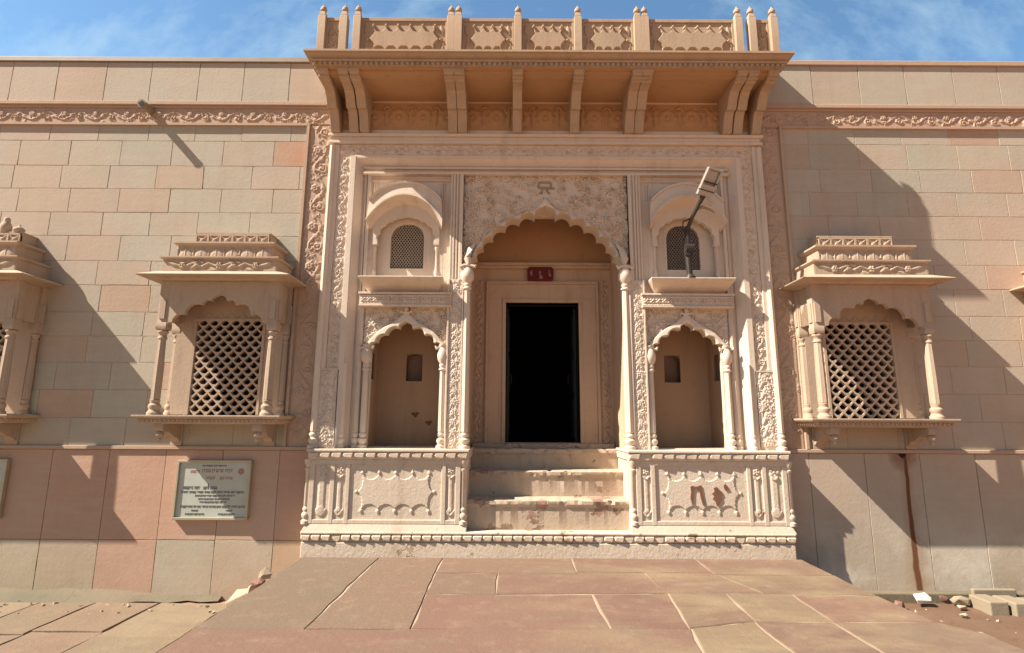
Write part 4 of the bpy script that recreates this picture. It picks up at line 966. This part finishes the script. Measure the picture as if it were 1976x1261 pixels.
    m = MB(); ubox(m, outer_ + s * .13, outer_ + s * .15, 6.40, 6.64, 1.85, 2.26); ubox(m, outer_ + s * .01, outer_ + s * .14, 6.40, 6.42, 1.86, 2.24); ubox(m, outer_ + s * .01, outer_ + s * .14, 6.62, 6.64, 1.86, 2.24); ubox(m, outer_ + s * .01, outer_ + s * .14, 6.40, 6.64, 1.86, 1.88)
    obj('lamp_recess', m, M['recess_shade'], nich, smooth=None)
    # arch screen
    R = Relief(.97, .50, .0065); rr = random.Random(90 + s)
    R.scatter(.018, rr, 330, .05); R.noise(.0015, rr)
    Ug, Vg = np.meshgrid((R.u[:-1] + R.u[1:]) / 2 - .485, (R.v[:-1] + R.v[1:]) / 2 + 2.19)
    md = [((a_[0] + b_[0]) / 2, (a_[1] + b_[1]) / 2) for a_, b_ in zip(nic_in, nic_out)]
    mk = inside(Ug, Vg, [(md[0][0], 2.0)] + md + [(md[-1][0], 2.0)])
    m = MB(); R.put(m, (X(c) - .485, YI - .018, 2.19), (1, 0, 0), (0, 0, 1), (0, -1, 0), mask=mk, skirt=0)
    obj('spandrel_panel', m, M['cream'], nich, smooth=40)
    m = MB(); arch_moulding(m, [(X(c + u), z) for u, z in nic_in], [(X(c + u), z) for u, z in nic_out], YI - .06, YI + .06, .05)
    m.lathe(X(c), YI - .06, [(.008, 2.60), (.035, 2.625), (.02, 2.645), (.03, 2.66), (.006, 2.70)], 10)
    for q_ in (-1, 1): m.tube([(X(c + q_ * .02), YI - .065, 2.61), (X(c + q_ * .06), YI - .07, 2.635), (X(c + q_ * .075), YI - .07, 2.61)], [.012, .014, .008], 8)
    obj('cusped_arch', m, M['cream'], nich, smooth=40)
    for q_ in (-1, 1):
        colonnette('colonnette', c + q_ * .435, YI - .045, .040, 1.092, 2.25, parent=nich)
        m = MB()
        for e in (-1, 1): m.tube([(X(c + q_ * .435 + e * .02), YI - .06, 2.22), (X(c + q_ * .435 + e * .075), YI - .07, 2.205), (X(c + q_ * .435 + e * .085), YI - .07, 2.235)], [.016, .018, .01], 8)
        obj('capital_bud', m, M['cream'], nich, smooth=50)
    m = MB(); ubox(m, c - .50, c + .50, YI - .03, YI + .03, 2.68, 2.70); ubox(m, s * 1.09, s * 1.125, YI - .03, YI + .02, 1.09, 2.70) if s > 0 else ubox(m, -1.125, -1.09, YI - .03, YI + .02, 1.09, 2.70)
    obj('frame_fillet', m, M['cream'], nich)
    # plaster losses inside the left niche
    if s < 0:
        for (cx_, cz_, k_) in ((c + .03, 1.47, 1.0), (c + .20, 1.37, .85)):
            m = MB(); m.prism([(X(cx_) + p * k_, cz_ + q2 * k_) for p, q2 in ((-.05, .015), (-.035, .03), (-.01, .022), (.03, .034), (.05, .018), (.035, -.004), (.02, -.03), (-.005, -.036), (-.02, -.012), (-.045, -.004))], yb - .006, yb + .004)
            obj('plaster_loss', m, M['brownpatch'], nich)

    # upper niche with curved hood
    c = s * UC; yb = 6.30
    m = MB(); 
    for r in rects_minus((c - .42, c + .42, 2.98, 3.98), [(c - .20, c + .20, 3.19, 3.765)]): ubox(m, r[0], r[1], yb, yb + .05, r[2], r[3])
    # corner fill that turns the grille opening into an arch
    for e in (-1, 1):
        m.prism([(X(c + e * .205), 3.77), (X(c + e * .205), 3.56)] + [(X(c + e * (.20 * math.cos(t * math.pi / 2) ** .8)), 3.56 + .19 * math.sin(t * math.pi / 2)) for t in [i / 8 for i in range(9)]] + [(X(c), 3.77)], yb + .002, yb + .05)
    ubox(m, c - .42, c + .42, YI, yb + .05, 2.96, 3.005)
    up = obj('hooded_window', m, M['cream'], GW, smooth=None)
    m = MB(); jali(m, X(c) - .20, X(c) + .20, 3.18, 3.78, yb + .03, .034, .048, .012, rib=.12, fan=False); obj('lattice', m, M['mesh'] if s < 0 else M['meshdark'], up, smooth=None)
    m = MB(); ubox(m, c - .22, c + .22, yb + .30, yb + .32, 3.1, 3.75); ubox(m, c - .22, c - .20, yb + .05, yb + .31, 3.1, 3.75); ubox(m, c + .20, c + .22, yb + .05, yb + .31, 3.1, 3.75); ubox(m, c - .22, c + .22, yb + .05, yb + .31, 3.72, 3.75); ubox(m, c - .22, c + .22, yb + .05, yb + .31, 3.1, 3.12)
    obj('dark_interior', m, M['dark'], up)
    # scalloped inner arch plate between slim side shafts
    m = MB(); inn = foil((-.335, 3.50), [(-.315, 3.60), (-.25, 3.70), (-.16, 3.745)], (0, 3.81), 6, .22)
    m.prism([(X(c - .40), 4.0), (X(c - .40), 3.45), (X(c - .335), 3.45)] + [(X(c + u), z) for u, z in inn] + [(X(c + .335), 3.45), (X(c + .40), 3.45), (X(c + .40), 4.0)], YI - .03, YI + .04)
    obj('cusped_arch', m, M['cream'], up, bevel=.003, smooth=None)
    for e in (-1, 1):
        m = MB(); m.lathe(0, 0, [(.036, 3.01), (.036, 3.03), (.022, 3.06), (.03, 3.10), (.03, 3.13), (.018, 3.16), (.016, 3.38), (.027, 3.40), (.027, 3.43), (.02, 3.44), (.032, 3.50), (.036, 3.56)], 12)
        obj('colonnette', m, M['cream'], up, loc=(X(c + e * .372), YI + .005, 0), smooth=40)
    # ledge
    m = MB(); vs = []
    for (h_, y_, z_) in ((.40, YI - .02, 2.85), (.475, 5.985, 2.985), (.48, 5.975, 3.0), (.48, 5.975, 3.012)): vs.append((h_, y_, z_))
    m.stack(vs, back=YI + .02, cx=X(c)); obj('ledge', m, M['cream'], up, bevel=.004, smooth=None)
    # hood: bent slab, high in the middle, sloping out and down
    m = MB(); n = 26
    def arc(t, z_end, rise, half): a = (t * 2 - 1); return (X(c + a * half), z_end + rise * (1 - abs(a) ** 2.1) - .015 * abs(a) ** 8)
    BK = []; FR = []; FL = []; BL = []; 
    hy = 6.05; TB = []; FT = []; LT = []; LB = []
    for i in range(n + 1):
        t = i / n
        x_, z_ = arc(t, 4.03, .205, .425); TB.append((x_, YI + .01, z_ + .02)); FT.append((x_, hy + .03, z_ - .035))
        x_, z_ = arc(t, 3.72, .305, .448); FR.append((x_, hy + .02, z_ + .018)); LT.append((x_, hy - .012, z_ + .014)); LB.append((x_, hy - .012, z_ - .008))
        x_, z_ = arc(t, 3.63, .30, .42); BL.append((x_, YI + .01, z_))
    m.strip(TB, FT); m.strip(FT, FR); m.strip(FR, LT); m.strip(LT, LB); m.strip(LB, BL)
    for k_ in (0, n): m.add([TB[k_], FT[k_], FR[k_], LT[k_], LB[k_], BL[k_]], [(0, 1, 2, 3, 4, 5)])
    CR = [[(x, FT[0][1] - a_, z + b_) for x, y_, z in FT] for a_, b_ in ((-.005, -.03), (.022, -.026), (.026, -.004), (.0, .008), (-.03, .01))]
    for a_, b_ in zip(CR, CR[1:]): m.strip(a_, b_)
    obj('hood', m, M['cream'], up, smooth=40)

# ------------------------------------------------------------------ balcony
m = MB()
def ring(m, prof, hx, yf, yb):
    L = []
    for d, z in prof: L.append([(X(-hx - d), yb, z), (X(-hx - d), yf - d, z), (X(hx + d), yf - d, z), (X(hx + d), yb, z)])
    for a, b in zip(L, L[1:]): m.strip(a, b)
ring(m, [(-.05, 5.295), (.02, 5.295), (.02, 5.336), (.045, 5.339), (.055, 5.351), (.045, 5.363), (.03, 5.366), (.09, 5.408), (.115, 5.411), (.115, 5.434), (-.05, 5.437)], 2.60, 5.50, 6.40)
bal = obj('balcony', m, M['balc'], GW, smooth=25)
m = MB(); ubox(m, -2.6, 2.6, 5.50, 6.40, 5.285, 5.305); ubox(m, -2.56, 2.56, 5.545, 5.66, 5.262, 5.288)
for u in (-2.25, -1.07, -.345, .365, 1.09, 2.26): pass
obj('soffit', m, M['soffit'], bal)
m = MB(); ubox(m, -2.6, 2.6, 5.5, 6.4, 5.425, 5.4365); obj('balcony_floor', m, M['balc'], bal)
m = MB(); n = 92; outl = []; inl = []
for i in range(n):
    u = -2.61 + 5.22 * i / (n - 1)
    outl += [(X(u - .0165), 5.478), (X(u - .0165), 5.462), (X(u + .0165), 5.462), (X(u + .0165), 5.478)]
m.prism(outl + [(X(2.6265), 5.484), (X(-2.6265), 5.484)], 5.302, 5.334, axis='z')
for e in (-1, 1):
    outl = []
    for i in range(15): yy = 5.50 + i * .058; outl += [(X(e * 2.622), yy - .016), (X(e * 2.638), yy - .016), (X(e * 2.638), yy + .016), (X(e * 2.622), yy + .016)]
    m.prism(outl + [(X(e * 2.616), 6.33), (X(e * 2.616), 5.484)], 5.302, 5.334, axis='z')
obj('dentil_moulding', m, M['balc'], bal)
# brackets
me_b = MB()
me_b.prism([(6.145, 4.822), (6.05, 4.822), (6.03, 4.84), (6.00, 4.93), (5.965, 5.00), (5.93, 5.035), (5.885, 5.03), (5.86, 5.06), (5.82, 5.13), (5.76, 5.185), (5.68, 5.20), (5.62, 5.20), (5.60, 5.215), (5.60, 5.23), (5.575, 5.235), (5.53, 5.235), (5.515, 5.25), (5.51, 5.29), (6.145, 5.29)], -.055, .055, axis='x')
me_b.box(-.062, .062, 5.50, 5.60, 5.252, 5.288); me_b.box(-.060, .060, 5.56, 5.66, 5.212, 5.240)
me_b = MB.mesh(me_b, 'bracket', smooth=None); me_b.materials.append(M['balc'])
for u in (-2.535, -2.31, -2.185, -1.12, -1.005, -.345, .345, 1.005, 1.12, 2.185, 2.31, 2.535):
    o = obj('bracket', me_b, None, bal, loc=(X(u), 0, 0), bevel=.006)
# railing posts and panels
m = MB(); b = .044
m.stack([(b, 5.535, 5.436), (b, 5.535, 5.975), (b * .86, 5.541, 5.99)], back=5.62); m.stack([(b * .86, 5.541, 5.99), (b * .72, 5.547, 6.03), (.022, 5.558, 6.05)], back=5.612)
m.lathe(0, 5.579, [(.022, 6.05), (.036, 6.065), (.038, 6.085), (.028, 6.11), (.012, 6.125), (.006, 6.15)], 12)
me_p = m.mesh('railing_post', smooth=30); me_p.materials.append(M['balc'])
posts = [-2.595, -2.345, -2.19, -1.115, -1.03, -.345, .345, 1.03, 1.115, 2.19, 2.345, 2.595]
for u in posts: obj('railing_post', me_p, None, bal, loc=(X(u), 0, 0), bevel=.004)
for u0, u1 in ((-2.595, -2.345), (-2.19, -1.115), (-1.03, -.345), (-.345, .345), (.345, 1.03), (1.115, 2.19), (2.345, 2.595)):
    a, b2 = u0 + .044, u1 - .044; w_ = b2 - a
    m = MB(); ubox(m, a, b2, 5.60, 5.655, 5.436, 5.95); ubox(m, a, b2, 5.582, 5.66, 5.945, 5.985)
    ubox(m, a, a + .025, 5.585, 5.60, 5.438, 5.945); ubox(m, b2 - .025, b2, 5.585, 5.60, 5.438, 5.945)
    pn = obj('railing_panel', m, M['balc'], bal, bevel=.003, smooth=None)
    R = Relief(w_ - .05, .50, .007); rr = random.Random(int(u0 * 100))
    if w_ > .4:
        n = max(2, int(round(w_ / .17)) - 1); cartouche(R, .115, w_ - .165, .115, .415, .034, n, .045)
    else: R.spiral(w_ / 2 - .025, .33, .05, 1.4, 0, 1, .014, .016); R.spiral(w_ / 2 - .025, .19, .045, 1.4, 3, -1, .014, .016); R.leaf(w_ / 2 - .025, .40, 1.57, .07, .02, .016)
    for q_ in (.03, w_ - .08):
        if w_ > .4: R.leaf(q_, .14, 1.4, .12, .022, .014); R.leaf(q_, .34, 1.7, .12, .022, .014)
    m = MB(); R.put(m, (X(a + .025), 5.598, 5.44), (1, 0, 0), (0, 0, 1), (0, -1, 0)); obj('carving', m, M['balc'], pn, smooth=35)
for s in (-1, 1):
    m = MB(); ubox(m, s * 2.572, s * 2.622, 5.62, 6.36, 5.436, 5.95); ubox(m, s * 2.562, s * 2.632, 5.62, 6.36, 5.945, 5.985)
    obj('railing_panel', m, M['balc'], bal, bevel=.004, smooth=None)

# ------------------------------------------------------------------ loose things
# red sign over the door
t = thing('door_sign', 'small dark red sign with pale marks on the lintel above the door', 'sign', (.365, 6.95, 3.2))
m = MB(); m.prism([(.20, 3.235), (.225, 3.21), (.515, 3.21), (.54, 3.235), (.54, 3.37), (.515, 3.40), (.225, 3.40), (.20, 3.37)], 6.915, 6.953); obj('sign_plate', m, M['red'], t, bevel=.006, smooth=None)
k_ = .33 / 880
def SG(p): return (.20 + (p[0] - 470) * k_, 3.40 - (p[1] - 480) * (.19 / 510))
for poly in ([(540, 690), (600, 640), (640, 600), (640, 810), (600, 825), (570, 740)], [(870, 680), (905, 620), (960, 690), (900, 760), (935, 780), (985, 800), (1010, 900), (960, 930), (900, 915), (880, 850), (900, 820), (870, 740)], [(1215, 590), (1240, 590), (1250, 720), (1300, 790), (1285, 830), (1215, 830), (1210, 700)]):
    m = MB(); m.prism([SG(p) for p in poly], 6.911, 6.917); obj('painted_mark', m, M['redmark'], t, smooth=None)

# framed boards
def board(x0, x1, z0, z1, label, seed):
    y = YW - .01; t = thing('notice_board', label, 'notice board', ((x0 + x1) / 2, y, z0)); f = .028
    m = MB(); m.box(x0, x1, y - .05, y, z0, z0 + f); m.box(x0, x1, y - .05, y, z1 - f, z1); m.box(x0, x0 + f, y - .0495, y, z0 + f, z1 - f); m.box(x1 - f, x1, y - .0495, y, z0 + f, z1 - f)
    obj('frame', m, M['alu'], t, bevel=.004, smooth=None)
    m = MB(); m.box(x0 + f, x1 - f, y - .028, y - .005, z0 + f, z1 - f); obj('panel', m, M['board'], t)
    W_, H_ = x1 - x0, z1 - z0; rr = random.Random(seed)
    def line(mm, a, b, v, h, bar=True):
        xx = x0 + a * W_; zz = z1 - v * H_
        end = x0 + b * W_
        while xx < end - h * .4:
            ww = min(h * rr.uniform(1.2, 3.4), end - xx)
            if bar: mm.box(xx, xx + ww, y - .0305, y - .0275, zz + h * .42, zz + h * .56)
            q2 = xx + h * .1
            while q2 < xx + ww - h * .1:
                hh = rr.uniform(.5, 1.0); mm.box(q2, q2 + h * .17, y - .0303, y - .0275, zz + h * .42 - h * hh, zz + h * .42)
                if rr.random() < .5: mm.box(q2, q2 + h * .42, y - .0304, y - .0275, zz - h * rr.uniform(.1, .4), zz - h * .05 + h * .05)
                q2 += h * rr.uniform(.4, .62)
            xx += ww + h * rr.uniform(.25, .5)
    m = MB(); line(m, .33, .66, .10, .017); line(m, .10, .34, .475, .034); line(m, .37, .55, .475, .032); line(m, .08, .92, .545, .024); line(m, .27, .80, .605, .02); line(m, .32, .74, .66, .02); line(m, .34, .70, .71, .02); line(m, .09, .95, .785, .024); line(m, .24, .33, .85, .017); line(m, .70, .79, .85, .017); line(m, .16, .42, .91, .02); line(m, .60, .84, .91, .02)
    m.box(x0 + .43 * W_, x0 + .44 * W_, y - .031, y - .0275, z1 - .47 * H_, z1 - .40 * H_)
    obj('lettering', m, M['ink'], t, smooth=None)
    m = MB(); line(m, .18, .30, .20, .03); line(m, .33, .78, .19, .04); line(m, .40, .52, .31, .032); line(m, .58, .76, .31, .032)
    m.prism([(x0 + .86 * W_ + .035 * math.cos(a), z1 - .19 * H_ + .035 * math.sin(a)) for a in [2 * math.pi * i / 14 for i in range(14)]], y - .0306, y - .0275)
    obj('lettering', m, M['inkred'], t, smooth=None, label='reddish heading lines and round mark'); nearer(t)
board(-3.755, -2.92, .30, .945, 'framed pale board of printed lines on the wall below the bay window', 3)
board(-6.52, -5.665, .30, .945, 'framed board cut off by the left edge of the photo', 4)

# lamp on a bent arm fixed to the right ledge
t = thing('flood_lamp', 'grey lamp on a bent dark arm standing on the right upper ledge', 'lamp', (X(1.64), 6.02, 3.012))
bx = X(1.64)
m = MB(); m.tube([(bx, 6.02, 3.012), (bx, 6.02, 3.02), (bx - .005, 6.02, 3.06)], [.06, .06, .03], 14); m.tube([(bx - .005, 6.02, 3.05), (bx - .02, 6.01, 3.35), (bx - .01, 5.99, 3.62)], [.032, .042, .028], 12)
m.box(bx - .055, bx + .015, 5.97, 6.03, 3.27, 3.47); m.tube([(bx - .05, 5.99, 3.36), (bx + .04, 5.99, 3.36)], .05, 12)
obj('post', m, M['iron'], t)
m = MB(); m.tube([(bx - .01, 5.99, 3.60), (bx + .025, 5.92, 3.71), (bx + .075, 5.83, 3.83), (bx + .115, 5.76, 3.92)], [.024, .022, .024, .034], 10); obj('arm', m, M['iron'], t)
m = MB(); m.tube([(bx - .03, 5.985, 3.53), (bx - .085, 5.96, 3.58), (bx - .075, 5.94, 3.66), (bx + .01, 5.94, 3.70)], .009, 8); obj('cable', m, M['iron'], t); m = MB(); m.tube([(bx + .03, 6.03, 3.03), (bx + .07, 6.04, 3.02), (bx + .16, 6.10, 3.018), (bx + .21, 6.17, 3.016), (bx + .215, 6.205, 3.06)], .006, 6); obj('cable', m, M['iron'], t)
m = MB(); m.tube([(bx + .055, 5.87, 3.77), (bx + .12, 5.86, 3.805), (bx + .20, 5.87, 3.795), (bx + .27, 5.88, 3.745)], [.012, .020, .018, .010], 8); obj('strut', m, M['pipe'], t)
# head: shallow tilted housing seen from below with two ribs
ax = Vector((.33, -.42, .84)).normalized(); sx_ = Vector((1, .1, -.25)).normalized(); nn = ax.cross(sx_).normalized(); o0 = Vector((bx + .12, 5.75, 3.915))
def HB(m, a0, a1, s0, s1, n0, n1, t0=1.0):
    vs = []; a0, a1 = a0 * .78, a1 * .78
    for n_ in (n0, n1):
        for a_, w_ in ((a0, 1.0), (a1, t0)):
            for s_ in (s0, s1): vs.append(o0 + ax * a_ + sx_ * (s_ * w_) + nn * n_)
    m.add(vs, [(0, 1, 3, 2), (4, 6, 7, 5), (0, 2, 6, 4), (1, 5, 7, 3), (0, 4, 5, 1), (2, 3, 7, 6)])
m = MB(); HB(m, -.03, .13, -.085, .085, -.02, .05); HB(m, .13, .36, -.085, -.06, -.02, .05); HB(m, .13, .36, .06, .085, -.02, .05); HB(m, .34, .37, -.085, .085, -.02, .05); HB(m, .13, .34, -.06, .06, .01, .02)
obj('lamp_head', m, M['grey'], t, bevel=.006, smooth=None)
m = MB(); HB(m, .155, .175, -.082, .082, -.03, .0); HB(m, .04, .055, -.09, .09, -.03, .0); obj('rib', m, M['iron'], t)

# broken stones
def rock(name, label, cat, c, size, mat, seed, group=None, flat=.7):
    rr = random.Random(seed); m = MB(); pts = []
    for i in range(13):
        v = Vector((rr.gauss(0, 1), rr.gauss(0, 1), rr.gauss(0, 1))).normalized() * rr.uniform(.8, 1.05); pts.append((c[0] + v.x * size[0] / 2, c[1] + v.y * size[1] / 2, c[2] + size[2] / 2 + v.z * size[2] / 2 * 1.02))
    m.hull(pts); o = obj(name, m.mesh(name, off=c, smooth=None), mat, None, loc=c, bevel=.006); return tag(o, label, cat, group)
G1 = 'broken stones at the left platform edge'
rock('broken_stone', 'pale angular stone standing highest at the left platform edge', 'stone', (-2.235, 5.27, -.06), (.13, .13, .13), M['rock'], 3, G1)
rock('broken_stone', 'dark reddish stone between two pale ones at the platform edge', 'stone', (-2.235, 5.12, -.08), (.15, .12, .11), M['rockred'], 8, G1)
rock('broken_stone', 'thin pale splinter of stone nearest the camera at the left platform edge', 'stone', (-2.215, 4.96, -.09), (.08, .18, .09), M['rock'], 21, G1)
rock('broken_stone', 'squat buff stone holding up the others beside the left platform edge', 'stone', (-2.34, 5.14, -.46), (.32, .60, .40), M['rock'], 30, G1)
rock('crumpled_bag', 'crumpled white plastic bag on wet earth beside the rust stain', 'bag', (4.22, 5.98, -.44), (.24, .16, .13), M['white'], 14)
G2 = 'rubble lumps on the wet earth'
labs = ['flat grey rubble lump just right of the white bag', 'small reddish rubble lump at the foot of the rust stain', 'buff rubble lump in front of the rust stain', 'pinkish rubble lump nearest the concrete kerb', 'tiny pale rubble lump near the platform edge', 'dark lump of earth by the platform corner']
for i, (x_, y_, s_, mt) in enumerate(((4.62, 6.10, .16, 'concrete'), (4.50, 6.22, .12, 'rockred'), (4.52, 5.98, .09, 'rock'), (4.90, 6.08, .16, 'rockred'), (4.36, 5.75, .07, 'rock'), (3.9, 5.98, .13, 'rockred'))):
    rock('rubble_lump', labs[i], 'rubble', (x_, y_ - .12, -.45), (s_ * 1.3, s_, s_ * .7), M[mt], 50 + i, G2)
# low concrete kerb blocks with dark slots
G3 = 'low concrete blocks on the wet earth'
def cblock(x0, x1, y0, y1, h, label):
    m = MB(); m.box(x0, x1, y0 - .14, y1 - .14, -.49, -.46 + h); o = obj('concrete_block', m.mesh('concrete_block', off=((x0 + x1) / 2, y0, -.46), smooth=None), M['concrete'], None, loc=((x0 + x1) / 2, y0, -.46), bevel=.012); return tag(o, label, 'concrete block', G3)
cblock(4.70, 4.885, 5.86, 6.12, .13, 'pale concrete block nearest the rubble, left of the first dark slot')
cblock(4.915, 5.09, 5.82, 6.09, .13, 'pale concrete block between the two dark slots at the right edge')
cblock(5.12, 6.2, 5.80, 6.06, .12, 'long concrete block running out of the right edge')
cblock(4.80, 5.25, 6.17, 6.215, .16, 'thin pale slab lying behind the concrete blocks')

# grit and chips scattered over the earth strip and along the foot of the left wall
rr = random.Random(404); m = MB()
for i in range(150):
    if i < 105: x_, y_, z_ = rr.uniform(3.3, 6.6), 5.15 + rr.random() ** .7 * .85, -.462
    else: x_, y_, z_ = rr.uniform(-6.5, -2.5), rr.uniform(5.6, 5.98), -.458
    k = rr.uniform(.006, .026) * (1.5 if rr.random() < .12 else 1)
    m.hull([(x_ + rr.gauss(0, 1) * k * .6, y_ + rr.gauss(0, 1) * k * .6, z_ + abs(rr.gauss(0, 1)) * k * .6) for q_ in range(7)])
o = obj('gravel', m, M['rock'], smooth=None); o['label'] = 'loose grit and chips on the ground'; o['category'] = 'gravel'; o['kind'] = 'stuff'
